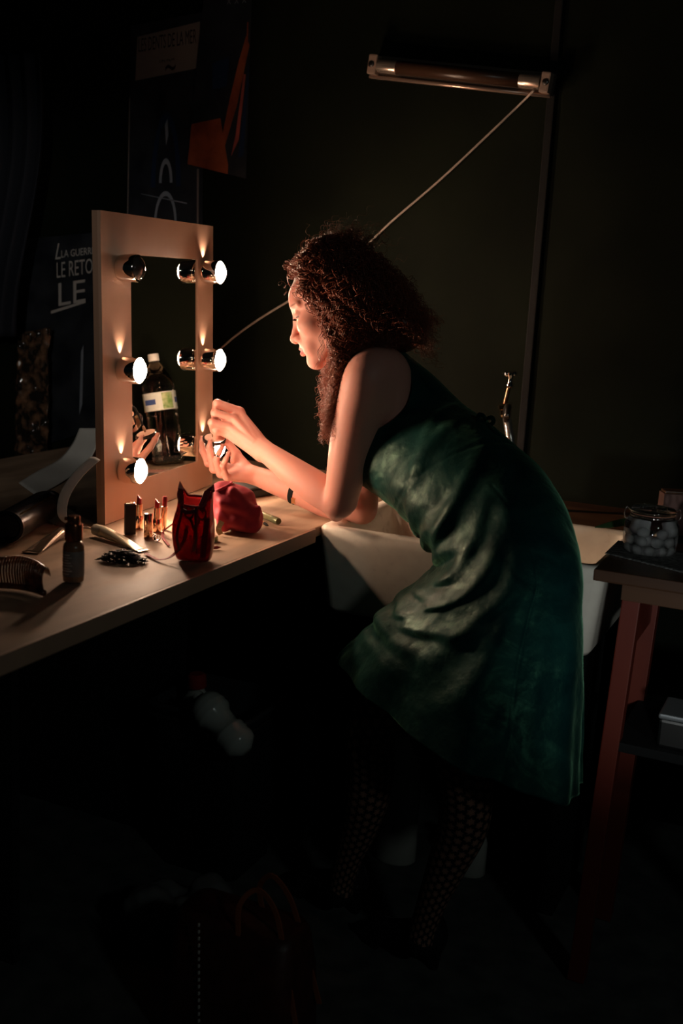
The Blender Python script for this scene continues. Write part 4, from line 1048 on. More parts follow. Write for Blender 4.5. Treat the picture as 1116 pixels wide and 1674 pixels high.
t = thing('cloth_bag', 'slumped pink-red cloth bag lying behind the see-through pouch', 'bag', pc); mesh_obj('bag_cloth', V, Q, m_pink, t)
bm = bmesh.new(); ring = [Q_(-.036+.020*math.cos(a), .016+.026*math.sin(a), .100+.010*math.cos(a)) for a in np.linspace(0, 2*PI, 24)]; add_tube(bm, ring, .0035, 8); bm_obj('bag_hem', bm, m_pink, t, True)
bm = bmesh.new(); rib(bm, [Q_(-.030, -.030, .030), Q_(-.036, -.040, .015), Q_(-.030, -.044, .003)], .012, .003, A_[1]); bm_obj('bag_tag', bm, mat('ochre_tag', (.45, .28, .12), .6), t)

# brushes lying right of the cloth bag
def lying(nm, label, cat, a, b, prof_parts):
    t = thing(nm, label, cat, (a+b)/2-Zv*.005); d = nrm(b-a); L_ = np.linalg.norm(b-a)
    for pn, m, prof in prof_parts:
        bm = bmesh.new(); add_lathe(bm, a, d, [(r, h*L_) for r, h in prof], 24); bm_obj(pn, bm, m, t, auto=.6)
    return t
m_olive = mat('olive_metal', (.20, .21, .10), .28, .6)
lying('eye_pencil', 'thick olive metallic pencil lying right of the pink cloth bag', 'make-up pencil', W(421, 843)+Zv*.0082, W(455, 858)+Zv*.0082, [('pencil_body', m_olive, [(.0070, 0), (.0080, .02), (.0080, .70)]), ('pencil_cap', mat('olive_cap', (.13, .14, .07), .3, .5), [(.0080, .70), (.0084, .72), (.0084, .98), (.0072, 1.)])])
lying('small_brush', 'short gold ferruled brush lying just in front of the olive pencil', 'make-up brush', W(418, 850)+Zv*.004, W(438, 862)+Zv*.004, [('brush_handle', m_gold, [(.0030, 0), (.0036, .1), (.0038, .7)]), ('bristles', m_blackm, [(.0034, .7), (.0036, .85), (.0012, 1.)])])
c = W(346, 884); t = thing('pot_lid', 'small dark pot lid lying just right of the see-through pouch', 'lid', c); bm = bmesh.new(); add_lathe(bm, c, Zv, [(.013, 0), (.0135, .001), (.0135, .010), (.0125, .011), (.0001, .011)], 28); bm_obj('lid_body', bm, m_olive, t, auto=.6)
lying('lip_pencil', 'thin red pencil lying flat behind the see-through pouch', 'make-up pencil', W(322, 900)+Zv*.0034, W(361, 897)+Zv*.0034, [('pencil_body', m_redcloth, [(.0032, 0), (.0034, .02), (.0034, .85)]), ('pencil_tip', m_lip, [(.0034, .85), (.0004, 1.)])])
# dark cases at the back of the worktop, below the hands
c = W(462, 824); t = thing('brush_roll', 'dark brown ribbed brush roll lying behind the forearms', 'brush roll', c)
bm = bmesh.new(); a_, b_ = W(424, 797)+Zv*.016, W(494, 810)+Zv*.016; d = nrm(b_-a_); L_ = np.linalg.norm(b_-a_)
add_lathe(bm, a_, d, [(.012, 0)]+[(.0155+.0012*(i % 2), .004+(L_-.008)*i/26) for i in range(27)]+[(.012, L_)], 20); bm_obj('rolled_cloth', bm, mat('brown_cloth', (.06, .022, .014), .7), t, True)
bm = bmesh.new(); add_lathe(bm, a_+d*L_*.5, d, [(.0175, 0), (.018, .001), (.018, .007), (.0175, .008)], 20); bm_obj('tie', bm, m_black, t, True)
c = W(400, 806); t = thing('makeup_case', 'flat black make-up case lying behind the pink cloth bag', 'case', c)
bm = bmesh.new(); add_box(bm, c+Zv*.011+R0_*.02, (.15, .09, .022), (nrm(c*0+np.array([.25, .97, 0])), nrm(np.array([-.97, .25, 0])), Zv), .004); bm_obj('case_body', bm, m_black, t)
bm = bmesh.new(); add_box(bm, c+Zv*.0235+R0_*.02, (.142, .082, .004), (nrm(np.array([.25, .97, 0])), nrm(np.array([-.97, .25, 0])), Zv), .0015); bm_obj('case_lid', bm, m_steel, t)

# ================================================================== water bottle (seen in the mirror)
def reflp(p): return p-2*((p-ML)@mn)*mn
vt, vb = reflp(P(253, 586, 3.46)), reflp(P(288, 815, 3.50))
ax = nrm(vt-vb); LB = .335; base = vt-ax*LB
if base[2] < WZ+.006: base = base+Zv*(WZ+.006-base[2])
t = thing('water_bottle', 'large clear plastic water bottle leaning behind the woman, seen in the lamp mirror', 'bottle', base)
k = LB/.335; RB = .050
prof = [(.02, .006), (RB*.75, 0), (RB*.96, .008), (RB, .02)]
for i in range(9): prof += [(RB, .026+i*.014), (RB*.95, .033+i*.014)]
prof += [(RB, .155), (RB*.985, .160), (RB*.985, .220), (RB, .225), (RB*.98, .240), (RB*.80, .268), (RB*.48, .296), (.016, .308), (.0145, .316), (.0145, .328)]
bm = bmesh.new(); add_lathe(bm, base, ax, prof, 40, cap=False)
inner = [(r-.0012, h+.0012) for r, h in prof]; add_lathe(bm, base, ax, inner[::-1], 40, cap=False)
bm_obj('bottle_wall', bm, m_pet, t, True)
bm = bmesh.new(); add_lathe(bm, base, ax, [(RB+.0006, .163), (RB+.0009, .164), (RB+.0009, .217), (RB+.0006, .218)], 48, R_, cap=False)
lab = bm_obj('bottle_label', bm, mat('pale_label', (.62, .66, .62), .4), t, True)
bm = bmesh.new(); X_, Y_, Z_ = basis(ax, R_)
for a0, a1, z0, z1, mi in ((-.1, .9, .180, .202, 0),):
    pass
def patch(bm, a0, a1, z0, z1, r):
    n = 10; A = []
    for i in range(n+1):
        a = a0+(a1-a0)*i/n; dv = X_*math.cos(a)+Y_*math.sin(a); A.append((bm.verts.new(base+ax*z0+dv*r), bm.verts.new(base+ax*z1+dv*r)))
    for p, q in zip(A, A[1:]): bm.faces.new((p[0], q[0], q[1], p[1]))
m_lb = mat('label_blue', (.05, .09, .25), .4); m_lgr = noisy(mat('label_green', rough=.4), (.16, .30, .08), (.5, .55, .3), 70)
bm.free()
for a0 in (0, 2.1, 4.2):
    bm = bmesh.new(); patch(bm, a0, a0+.8, .182, .198, RB+.0013); bm_obj('label_logo', bm, m_lb, lab)
    bm = bmesh.new(); patch(bm, a0+1.0, a0+1.7, .166, .215, RB+.0012); bm_obj('label_leaves', bm, m_lgr, lab)
bm = bmesh.new(); add_lathe(bm, base, ax, [(.0162, .314), (.0168, .315), (.0168, .334), (.0155, .336), (.0001, .336)], 30); bm_obj('screw_cap', bm, m_white, t, auto=.6)

# ================================================================== wall light and its cable
Yw = 3.1
a, b_ = ony(607, 107, Yw-.035), ony(903, 150-12, Yw-.035); d = nrm(b_-a); L_ = np.linalg.norm(b_-a); n_ = np.array([0, -1., 0]); v_ = nrm(np.cross(n_, d)); v_ = v_ if v_[2] > 0 else -v_
t = thing('tube_light', 'unlit strip light hung crooked on the dark back wall', 'wall light', (a+b_)/2+np.array([0, .035, 0]))
FR = (d, v_, n_)
bm = bmesh.new(); add_box(bm, (a+b_)/2-n_*.018, (L_, .058, .034), FR, .006); bm_obj('housing', bm, mat('light_housing', (.10, .075, .06), .5), t)
bm = bmesh.new(); add_tube(bm, [a-v_*.029+n_*.0, b_-v_*.029+n_*.0], .006, 10); bm_obj('lower_rail', bm, mat('rail_metal', (.55, .38, .30), .25, .7), t, True)
for s, q in ((0, a), (1, b_)):
    dd = d if s == 0 else -d
    bm = bmesh.new(); add_box(bm, q+dd*.014+n_*.012, (.026, .052, .034), FR, .004); hdr = bm_obj('lamp_holder', bm, mat('holder', (.28, .20, .16), .4), t)
    bm = bmesh.new(); add_lathe(bm, q+dd*.012+n_*.029, n_, [(.008, 0), (.009, .001), (.005, .003)], 16); bm_obj('screw', bm, m_steel, hdr, True)
    bm = bmesh.new(); add_lathe(bm, q+dd*.028+n_*.014, dd, [(.019, 0), (.0195, .002), (.0195, .055), (.019, .057)], 28); bm_obj('tube_cap', bm, mat('tube_cap_metal', (.60, .48, .40), .22, .8), t, auto=.6)
bm = bmesh.new(); add_lathe(bm, a+d*.080+n_*.014, d, [(.0185, 0), (.0185, L_-.16)], 28); bm_obj('tube', bm, mat('amber_tube', (.05, .025, .015), .3), t, True)
cb = catmull([ony(872, 148, Yw-.06)]+[ony(x, y, Yw-.012) for x, y in ((850, 170), (800, 218), (720, 293), (640, 362), (586, 413), (530, 458), (472, 492), (420, 524), (372, 560), (335, 600), (318, 680))], 8)
bm = bmesh.new(); add_tube(bm, cb, .0030, 8); tag(bm_obj('power_cable', bm, mat('white_cable', (.42, .34, .29), .5), None, True), 'white cable slung from the wall light down behind the lamp mirror', 'cable')

# ================================================================== posters
def poster(name, label, quad, shapes, texts, base_m, th=.0012, cat='poster'):
    TL, TR, BR, BL = [np.asarray(q, float) for q in quad]; nn = nrm(np.cross(TR-TL, BL-TL)); nn = nn if nn[1] < 0 or nn@(-F_) > 0 else -nn
    if nn@(EYE-TL) < 0: nn = -nn
    mp = lambda u, v: (TL*(1-u)+TR*u)*(1-v)+(BL*(1-u)+BR*u)*v
    V = []; Fc = []; M_ = []; mats = [base_m]
    n = 12
    for k in (0, 1):
        for i in range(n+1):
            for j in range(n+1):
                u, v = i/n, j/n; wv = 0.
                V.append(mp(u, v)+nn*(wv+(th if k else 0)))
    N1 = (n+1)**2
    for k in (0, 1):
        for i in range(n):
            for j in range(n): q = k*N1+i*(n+1)+j; Fc.append((q, q+1, q+n+2, q+n+1)); M_.append(0)
    for i in range(n):
        for q in ((i, i+1), ((n)*(n+1)+i, n*(n+1)+i+1), (i*(n+1), (i+1)*(n+1)), (i*(n+1)+n, (i+1)*(n+1)+n)): Fc.append((q[0], q[1], q[1]+N1, q[0]+N1)); M_.append(0)
    wv_ = lambda u, v: nn*0.
    for m, poly, lift in shapes:
        if m not in mats: mats.append(m)
        b0 = len(V); V += [mp(u, v)+wv_(u, v)+nn*(th+lift) for u, v in poly]; Fc.append(tuple(range(b0, b0+len(poly)))); M_.append(mats.index(m))
    for m, s, u0, v0, hgt, wid, italic in texts:
        if m not in mats: mats.append(m)
        cu = bpy.data.curves.new('t', 'FONT'); cu.body = s; cu.resolution_u = 3; to = bpy.data.objects.new('t', cu); COL.objects.link(to)
        dg = bpy.context.evaluated_depsgraph_get(); me = bpy.data.meshes.new_from_object(to.evaluated_get(dg))
        co = np.array([v.co[:] for v in me.vertices]); mn_, mx_ = co.min(0), co.max(0); b0 = len(V)
        for p in co:
            x = (p[0]-mn_[0])/(mx_[0]-mn_[0]); y = (p[1]-mn_[1])/(mx_[1]-mn_[1]); u = u0+wid*x+italic*y; v = v0-hgt*y; V.append(mp(u, v)+wv_(u, v)+nn*(th+.0009))
        for p in me.polygons: Fc.append(tuple(b0+q for q in p.vertices)); M_.append(mats.index(m))
        bpy.data.objects.remove(to); bpy.data.meshes.remove(me); bpy.data.curves.remove(cu)
    me = bpy.data.meshes.new(name); me.from_pydata([tuple(v) for v in V], [], Fc)
    for m in mats: me.materials.append(m)
    me.polygons.foreach_set('material_index', M_); me.update()
    o = bpy.data.objects.new(name, me); COL.objects.link(o); return tag(o, label, cat)
g_ = dict(rough=.3)
mk = lambda n, c, r=.35: mat(n, c, r)
pk_blk = noisy(mat('poster_black', rough=.3), (.010, .012, .016), (.030, .034, .040), 10); pk_ivory = mk('poster_ivory', (.21, .175, .155)); pk_blue = mk('poster_blue', (.012, .025, .06)); pk_pale = mk('poster_pale', (.24, .27, .31)); pk_org = noisy(mat('poster_orange', rough=.35), (.14, .032, .015), (.30, .08, .035), 14); pk_pink = mk('poster_pink', (.28, .07, .06)); pk_white = mk('poster_white', (.50, .47, .43)); pk_ink = mk('poster_ink', (.02, .015, .015))
def arch(cx, cy, w, h, n=14, th=.02):
    o = [(cx-w*math.cos(PI*i/n), cy-h*math.sin(PI*i/n)) for i in range(n+1)]; i_ = [(cx-(w-th)*math.cos(PI*i/n), cy-(h-th*.8)*math.sin(PI*i/n)) for i in range(n+1)]; return o+i_[::-1]
yq = Yw-.004
quad = (ony(214, 42, yq), ony(331, 20, yq), ony(331, 372, yq), ony(207, 372, yq))
sh = [(pk_ivory, [(.10, .06), (.97, .04), (.96, .25), (.08, .27)], .0003), (pk_ivory, [(.0, .35), (.014, .35), (.02, 1), (.006, 1)], .0003), (pk_ivory, [(.93, .72), (.955, .72), (.95, 1), (.93, 1)], .0003),
      (pk_blue, arch(.52, .80, .20, .36, th=.06), .0003), (pk_pale, arch(.52, .98, .15, .16, th=.03), .0004), (pk_pale, arch(.52, .78, .09, .12, th=.035), .0005), (pk_pale, [(.50, .50), (.535, .47), (.55, .55), (.52, .60)], .0004),
      (pk_pale, [(.18, .83), (.20, .83), (.80, .88), (.80, .886)], .0004)]
poster('poster', 'black poster with pale title strip hanging above the lamp mirror', quad, sh, [(pk_ink, 'LES DENTS DE LA MER', .12, .135, .065, .80, .0), (pk_ink, 'UN FILM', .42, .20, .012, .2, 0), (pk_ink, '~', .5, .245, .03, .14, 0)], pk_blk)
yq = Yw-.010
quad = (ony(334, -12, yq), ony(412, -22, yq), ony(402, 292, yq), ony(305, 268, yq))
sh = [(pk_org, [(.02, .76), (.52, .70), (.70, .95), (.70, 1.), (.02, 1.)], .0003), (pk_org, [(.92, .25), (.99, .30), (.80, .62), (.62, .86), (.55, .84), (.66, .60), (.80, .38)], .0004), (pk_pink, [(.90, .45), (.94, .45), (.86, .80), (.74, .90), (.80, .78)], .0005),
      (pk_blue, [(.98, .4), (1., .42), (.95, .88), (.86, .90)], .0003), (pk_blue, [(.30, .40), (.62, .36), (.60, .52), (.34, .55)], .0003), (pk_org, [(.93, .18), (.955, .18), (.96, .30), (.93, .30)], .0004)]
poster('poster', 'dark poster with orange streaks overlapping the right side of the title poster', quad, sh, [(pk_pale, 'X  X  X', .5, .08, .03, .4, .0)], pk_blk)
yq = Yw-.006
quad = (ony(30, 392, yq), ony(158, 380, yq), ony(160, 700, yq), ony(34, 740, yq))
sh = [(pk_white, [(.42, .352), (.86, .330), (.86, .342), (.42, .366)], .0003), (pk_pale, [(.80, .58), (.83, .55), (.81, .85), (.77, .90)], .0003)]
poster('poster', 'black poster with white serif lettering left of the lamp mirror', quad, sh, [(pk_white, 'LA GUERRE', .56, .105, .035, .42, .0), (pk_white, 'L', .48, .11, .075, .07, .04), (pk_white, 'LE RETOUR', .50, .20, .075, .62, .0), (pk_white, 'LE', .52, .335, .11, .34, .0)], pk_blk)
# glossy crumpled poster in front, further left
yq = Yw-.03
quad = [ony(38, 545, yq), ony(88, 535, yq), ony(84, 800, yq), ony(28, 806, yq)]
TL, TR, BR, BL = quad; V = []; n1, n2 = 30, 70
for j in range(n2+1):
    for i in range(n1+1):
        u, v = i/n1, j/n2; p = (TL*(1-u)+TR*u)*(1-v)+(BL*(1-u)+BR*u)*v; q = Vector((u*4, v*9, 3.)); p = p-np.array([0, 1, 0])*(.02+.02*noise.noise(q*1.3)+.010*abs(noise.noise(q*3.1))); V.append(p)
Fc = [(j*(n1+1)+i, j*(n1+1)+i+1, (j+1)*(n1+1)+i+1, (j+1)*(n1+1)+i) for j in range(n2) for i in range(n1)]
o = mesh_obj('crumpled_poster', V, Fc, noisy(mat('glossy_print', rough=.12, coat=.8), (.02, .016, .012), (.30, .16, .09), 30, detail=10, lo=.45, hi=.75)); md = o.modifiers.new('t', 'SOLIDIFY'); md.thickness = .001
tag(o, 'crumpled glossy brown poster below the white lettering at the far left', 'poster')
# dark cloth hanging at the far left
V = []; n1, n2 = 60, 40
for j in range(n2+1):
    for i in range(n1+1):
        u, v = i/n1, j/n2; p = ony(-30+105*u*(1-.25*v)+14*math.sin(v*5), 90+460*v, Yw-.09); V.append(p-np.array([0, 1, 0])*(.02*math.sin(u*26+v*2)+.02))
Fc = [(j*(n1+1)+i, j*(n1+1)+i+1, (j+1)*(n1+1)+i+1, (j+1)*(n1+1)+i) for j in range(n2) for i in range(n1)]
o = mesh_obj('hanging_cloth', V, Fc, mat('dark_blue_cloth', (.010, .012, .020), .8)); md = o.modifiers.new('t', 'SOLIDIFY'); md.thickness = .002
tag(o, 'dark cloth hanging in folds at the upper far left', 'cloth')

# ================================================================== table at the right
TZ = .92; tx0, tx1, ty0, ty1 = -.432, .12, 2.195, 2.56
t = thing('side_table', 'dark topped table on red painted legs at the right edge', 'table', ((tx0+tx1)/2, (ty0+ty1)/2, 0))
bm = bmesh.new(); add_box(bm, ((tx0+tx1)/2, (ty0+ty1)/2, TZ-.012), (tx1-tx0, ty1-ty0, .024), bev=.004); bm_obj('table_top', bm, m_brown, t)
bm = bmesh.new()
for c, s in ((((tx0+tx1)/2+.02, ty0+.032, TZ-.042), (tx1-tx0-.07, .018, .036)), (((tx0+tx1)/2+.02, ty1-.032, TZ-.042), (tx1-tx0-.07, .018, .036)), ((tx0+.064, (ty0+ty1)/2, TZ-.042), (.018, ty1-ty0-.09, .036)), ((tx1-.024, (ty0+ty1)/2, TZ-.042), (.018, ty1-ty0-.05, .036))): add_box(bm, c, s, bev=.001)
bm_obj('apron', bm, m_brown, t)
for x, y in ((tx0+.075, ty0+.045), (tx1-.05, ty0+.045), (tx0+.075, ty1-.045), (tx1-.05, ty1-.045)):
    bm = bmesh.new(); xb = x-.03 if x < -.2 else x+.03; d = nrm(np.array([x, y, TZ-.054])-np.array([xb, y, 0])); L_ = np.linalg.norm(np.array([x, y, TZ-.054])-np.array([xb, y, 0]))
    add_box(bm, ((x+xb)/2, y, (TZ-.054)/2), (.036, .036, L_-.004), basis(d, (1, 0, 0)), .002); bm_obj('leg', bm, m_redwood, t)
bm = bmesh.new(); add_box(bm, (tx0+.068, (ty0+ty1)/2, TZ-.13), (.02, ty1-ty0-.12, .09), bev=.001); bm_obj('side_rail', bm, m_redwood, t)
bm = bmesh.new(); add_box(bm, ((tx0+tx1)/2+.02, (ty0+ty1)/2, .55), (tx1-tx0-.10, ty1-ty0-.06, .02), bev=.002); bm_obj('lower_shelf', bm, m_blackm, t)
# lace mat
m_lace = noisy(mat('dark_lace', rough=.8), (.03, .03, .03), (.16, .16, .15), 90, detail=2)
V = []; Fc = []; n1, n2 = 60, 10; q0, q1 = onz(988, 906, TZ), onz(1116, 938, TZ); q2 = onz(1125, 905, TZ); q3 = onz(1010, 885, TZ)
for j in range(n2+1):
    for i in range(n1+1):
        u, v = i/n1, j/n2; p = (q0*(1-u)+q1*u)*(1-v)+(q3*(1-u)+q2*u)*v; V.append(p+Zv*(.0012+.0015*(j == 0)*abs(math.sin(i*1.3)))+np.array([0, -.004, 0])*(j == 0)*abs(math.sin(i*.9)))
Fc = [(j*(n1+1)+i, j*(n1+1)+i+1, (j+1)*(n1+1)+i+1, (j+1)*(n1+1)+i) for j in range(n2) for i in range(n1)]
o = mesh_obj('lace_mat', V, Fc, m_lace); md = o.modifiers.new('t', 'SOLIDIFY'); md.thickness = .001; md.offset = 1; tag(o, 'dark mat with scalloped lace edge lying on the side table', 'mat')
# clip-top jars
def jar(label, c, r, h, balls):
    t = thing('clip_top_jar', label, 'jar', c, 'clip-top jars')
    prof = [(r*.6, 0), (r*.9, .001), (r, .008), (r*1.02, h*.35), (r, h*.58), (r*.90, h*.68), (r*.80, h*.72), (r*.80, h*.78)]
    pin = [(max(q-.003, .0001), z+.0035 if i < 3 else z) for i, (q, z) in enumerate(prof)]
    bm = bmesh.new(); add_lathe(bm, c, Zv, prof, 40, cap=False); add_lathe(bm, c, Zv, pin[::-1], 40, cap=False)
    for e, zz in ((prof[0], 0), (pin[0], 0)):
        vs = [bm.verts.new(c+Zv*e[1]+np.array([math.cos(a), math.sin(a), 0])*e[0]) for a in [2*PI*i/40 for i in range(40)]]; bm.faces.new(vs)
    bmesh.ops.remove_doubles(bm, verts=bm.verts, dist=1e-5); bm_obj('jar_body', bm, m_glass, t, True)
    bm = bmesh.new(); add_lathe(bm, c, Zv, [(.0001, h*.79), (r*.82, h*.79), (r*.84, h*.80), (r*.84, h*.86), (r*.78, h*.90), (r*.3, h*.93), (.0001, h*.93)], 40, cap=False); bm_obj('jar_lid', bm, m_glass, t, True)
    bm = bmesh.new(); add_lathe(bm, c, Zv, [(r*.815, h*.775), (r*.84, h*.776), (r*.84, h*.79), (r*.815, h*.791)], 40, cap=False); bm_obj('rubber_seal', bm, mat('seal', (.25, .10, .06), .5), t, True)
    bm = bmesh.new()
    for zz, rr_ in ((h*.735, r*.82), (h*.835, r*.86)): add_tube(bm, [c+Zv*zz+np.array([math.cos(a), math.sin(a), 0])*rr_ for a in np.linspace(0, 2*PI, 40)], .0013, 6)
    for s in (-1, 1):
        s_ = R0_*s; add_tube(bm, catmull([c+s_*r*.86+Zv*h*.84, c+s_*(r*1.02)+Zv*h*.88, c+s_*(r*1.06)+Zv*h*.70, c+s_*r*.84+Zv*h*.62], 5), .0013, 6)
    bm_obj('wire_clip', bm, m_chrome, t, True)
    return t
jc = onz(1060, 902, TZ); jr = .056
jar('glass clip-top jar half full of white balls on the side table', jc, jr, .108, 14)
m_cotton = mat('white_cotton', (.55, .55, .54), .7)
spots = []; rj = random.Random(3); br_ = .0098
lay = [(r_, a, 0) for r_, n_2 in ((.0, 1), (.021, 6), (.040, 11)) for a in [2*PI*i/n_2+.3 for i in range(n_2)]]
for r_, a, _ in lay: spots.append(jc+np.array([math.cos(a)*r_, math.sin(a)*r_, .0045+br_]))
for r_, n_2, off in ((.011, 3, .2), (.031, 8, .5)):
    for i in range(n_2):
        a = 2*PI*i/n_2+off; spots.append(jc+np.array([math.cos(a)*r_, math.sin(a)*r_, .0045+br_*2.65]))
for i in range(4):
    a = 2*PI*i/4+.9; spots.append(jc+np.array([math.cos(a)*.020+.005, math.sin(a)*.020-.008, .0045+br_*4.2]))
bm = bmesh.new(); bmesh.ops.create_icosphere(bm, subdivisions=3, radius=br_*.97); ball0 = bm_obj('cotton_ball', bm, m_cotton, None, True)
for i, p in enumerate(spots):
    o = ball0 if i == 0 else ball0.copy()
    if i: COL.objects.link(o)
    o.location = tuple(p); o.scale = (1, 1, rj.uniform(.9, 1)); tag(o, 'white ball inside the clip-top jar on the side table', 'cotton ball', 'white balls in the jar')
jar('second glass clip-top jar, cut off by the right edge, beside the jar of white balls', onz(1160, 912, TZ), .050, .115, 0)
# leaf, carton
lc = onz(1003, 866, TZ)
pts = [onz(972, 862, TZ+.03), onz(1000, 857, TZ+.018), onz(1030, 852, TZ+.012), onz(1050, 852, TZ+.012)]
rows = []
for s in (-1, 0, 1): rows.append([p+np.array([-.004, .016, .004 if s else 0])*s*w_ for p, w_ in zip(pts, (.15, 1., 1.1, .3))])
sheet('green_leaf', rows, noisy(mat('leaf_green', rough=.5), (.05, .13, .04), (.08, .18, .06), 30), 'pointed dull green leaf lying behind the jar on the side table', 'leaf', .0006)
c = onz(1095, 872, TZ); t = thing('carton', 'dark red-brown carton standing behind the jar of white balls', 'carton', c)
bm = bmesh.new(); add_box(bm, c+Zv*.048, (.060, .045, .096), (nrm(R0_), np.cross(Zv, R0_), Zv), .002); bm_obj('carton_body', bm, noisy(mat('carton_brown', rough=.6), (.10, .04, .03), (.16, .07, .05), 10), t)
bm = bmesh.new(); add_box(bm, c+Zv*.099, (.054, .040, .006), (nrm(R0_), np.cross(Zv, R0_), Zv), .002); bm_obj('carton_top', bm, m_brown, t)
# things on the lower shelf
c = np.array([-.20, 2.30, .5605]); t = thing('metal_tin', 'grey metal tin on the shelf beneath the dark table top', 'tin', c)
bm = bmesh.new(); add_box(bm, c+Zv*.03, (.16, .11, .06), None, .006); bm_obj('tin_body', bm, m_steel, t)
bm = bmesh.new(); add_box(bm, c+Zv*.066, (.164, .114, .011), None, .004); bm_obj('tin_lid', bm, mat('tin_lid', (.35, .36, .37), .4, .6), t)

# ================================================================== below the worktop and sink
def jug(label, c, h, r, mbody, mcap, cat='bottle', nm='cleaner_bottle', lean=(0, 0)):
    t = thing(nm, label, cat, c); ax = nrm(Zv+R0_*lean[0]+np.cross(Zv, R0_)*lean[1])
    bm = bmesh.new(); add_lathe(bm, c, ax, [(r*.9, 0), (r, .006), (r, h*.55), (r*.86, h*.68), (r*.45, h*.80), (r*.34, h*.84), (r*.34, h*.88)], 32, sq=.7); bm_obj('bottle_body', bm, mbody, t, auto=.8)
    bm = bmesh.new(); add_lathe(bm, c+ax*h*.86, ax, [(r*.40, 0), (r*.42, .002), (r*.40, h*.12), (r*.3, h*.14)], 24); bm_obj('screw_cap', bm, mcap, t, auto=.6)
    return t
m_dimwhite = mat('dull_white_plastic', (.42, .41, .37), .4); m_redcap = mat('red_cap', (.35, .03, .025), .4)
# bucket with bottles
bc_ = np.array([-1.33, 2.30, 0.]); 
t = thing('waste_bin', 'tall dark bin holding empty bottles under the worktop', 'bin', bc_)
rg = [rrect(bc_[0], bc_[1], .105, .095, .02, 0), rrect(bc_[0], bc_[1], .135, .12, .03, .415), rrect(bc_[0], bc_[1], .142, .127, .03, .42), rrect(bc_[0], bc_[1], .142, .127, .03, .43), rrect(bc_[0], bc_[1], .128, .113, .03, .43), rrect(bc_[0], bc_[1], .10, .09, .02, .006)]
V, Fc = ring_mesh(rg); mesh_obj('bin_body', V, Fc, mat('bin_plastic', (.03, .03, .033), .5), t)
bm = bmesh.new(); add_tube(bm, [(x, y, .40) for x, y, _ in rrect(bc_[0], bc_[1], .140, .125, .03, 0)]+[rrect(bc_[0], bc_[1], .140, .125, .03, .40)[0]], .005, 6); bm_obj('bin_band', bm, m_rubber, t, True)
jb = P(355, 1262, 2.58)
t = jug('white handled bottle with a red neck band poking out of the bin', np.array([bc_[0]-.04, bc_[1]-.03, .245]), .245, .058, m_dimwhite, m_redcap, lean=(-.05, 0))
a, b_ = P(328, 1143, 2.66), P(398, 1222, 2.60)
t = thing('ribbed_bottle', 'empty ribbed white bottle lying slantwise across the bin top', 'bottle', (a+b_)/2); d = nrm(b_-a); L_ = np.linalg.norm(b_-a)
prof = [(.012, 0), (.034, .006), (.041, .02)]+[(.043+.0015*(i % 2), .03+i*.006) for i in range(5)]+[(.034, .068), (.032, L_*.62)]+[(.038+.0015*(i % 2), L_*.66+i*.006) for i in range(5)]+[(.040, L_*.9), (.036, L_*.97), (.014, L_+.012)]
bm = bmesh.new(); add_lathe(bm, a, d, prof, 32); bm_obj('bottle_body', bm, mat('clear_white_plastic', (.45, .46, .42), .15, spec=.7), t, True)
bm = bmesh.new(); add_lathe(bm, a-d*.016, d, [(.013, 0), (.014, .002), (.014, .018)], 20); bm_obj('screw_cap', bm, m_dimwhite, t, auto=.6)
jug('blue-grey bottle standing at the back beside the bin', np.array([-1.20, 2.55, 0]), .42, .045, mat('bluegrey_plastic', (.08, .12, .14), .4), m_blackm)
jug('tall white bottle with a green band standing under the sink between her legs', np.array([-.93, 2.52, 0]), .40, .058, m_dimwhite, mat('olive_band', (.10, .11, .03), .5))
jug('small white bottle standing on the floor right of her near calf', np.array([-.74, 2.55, 0]), .16, .045, m_dimwhite, m_blackm)
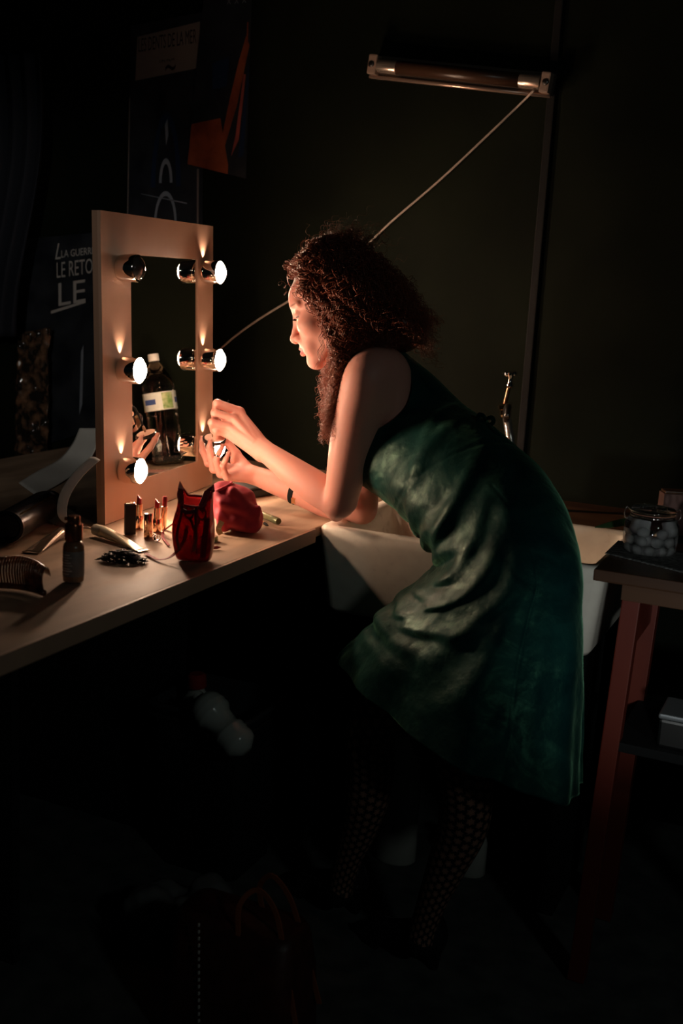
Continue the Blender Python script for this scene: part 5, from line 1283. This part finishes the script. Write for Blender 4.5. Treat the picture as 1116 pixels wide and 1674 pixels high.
# pale crumpled cloth on the floor
def lump(name, label, cat, c, s, m, seed, part='cloth'):
    S = SDF(); rr = random.Random(seed)
    for i in range(7): S.ell(c+np.array([rr.uniform(-.5, .5)*s[0], rr.uniform(-.5, .5)*s[1], s[2]*.35]), [s[0]*.4, s[1]*.4, s[2]*rr.uniform(.35, .6)], None, .02)
    V, Q = S.mesh(.006, disp=lambda p, D: .004*np.sin(p[:, 0]*110+seed)*np.sin(p[:, 1]*90)*np.sin(p[:, 2]*100+1)); V[:, 2] = np.maximum(V[:, 2], c[2]+.001)
    return tag(mesh_obj(name, V, Q, m), label, cat)
lump('crumpled_cloth', 'crumpled grey cloth on the floor at the lower left', 'cloth', np.array([-1.22, 1.95, 0]), (.14, .12, .16), mat('grey_cloth', (.10, .10, .10), .8), 4)
# the bag in the foreground
bgc = np.array([-.93, 1.72, 0.])
t = thing('shoulder_bag', 'dark red bag with a row of pale stitches and orange strap on the floor', 'bag', bgc)
rg = [rrect(bgc[0], bgc[1], .13, .07, .03, 0), rrect(bgc[0], bgc[1], .14, .085, .04, .04), rrect(bgc[0], bgc[1], .135, .08, .04, .17), rrect(bgc[0], bgc[1], .125, .06, .03, .25), rrect(bgc[0], bgc[1], .12, .05, .03, .265)]
V, Fc = ring_mesh(rg); mesh_obj('bag_body', V, Fc, noisy(mat('dark_red_leather', rough=.5), (.035, .008, .006), (.06, .014, .010), 30, bump=.2), t)
m_strap = mat('orange_strap', (.28, .075, .03), .5)
for off in (-.055, .04):
    bm = bmesh.new(); rib(bm, [bgc+np.array([.02, off, .255]), bgc+np.array([.015, off*.8, .31]), bgc+np.array([.045, off*.6, .345]), bgc+np.array([.085, off*.6, .31]), bgc+np.array([.115, off*.8, .22]), bgc+np.array([.15, off, .10])], .010, .003, (0, 1, 0)); bm_obj('bag_strap', bm, m_strap, t)
m_st = mat('pale_stitch', (.55, .52, .48), .5)
for i in range(16):
    p = P(325, 1512+i*11.2, 2.06+.004*i); bm = bmesh.new()
    y_ = bgc[1]-.088; q = ony(325, 1512+i*11.2, y_)
    if q[2] < .02: continue
    add_box(bm, q, (.003, .004, .006), None, .0006); bm_obj('stitch', bm, m_st, t)
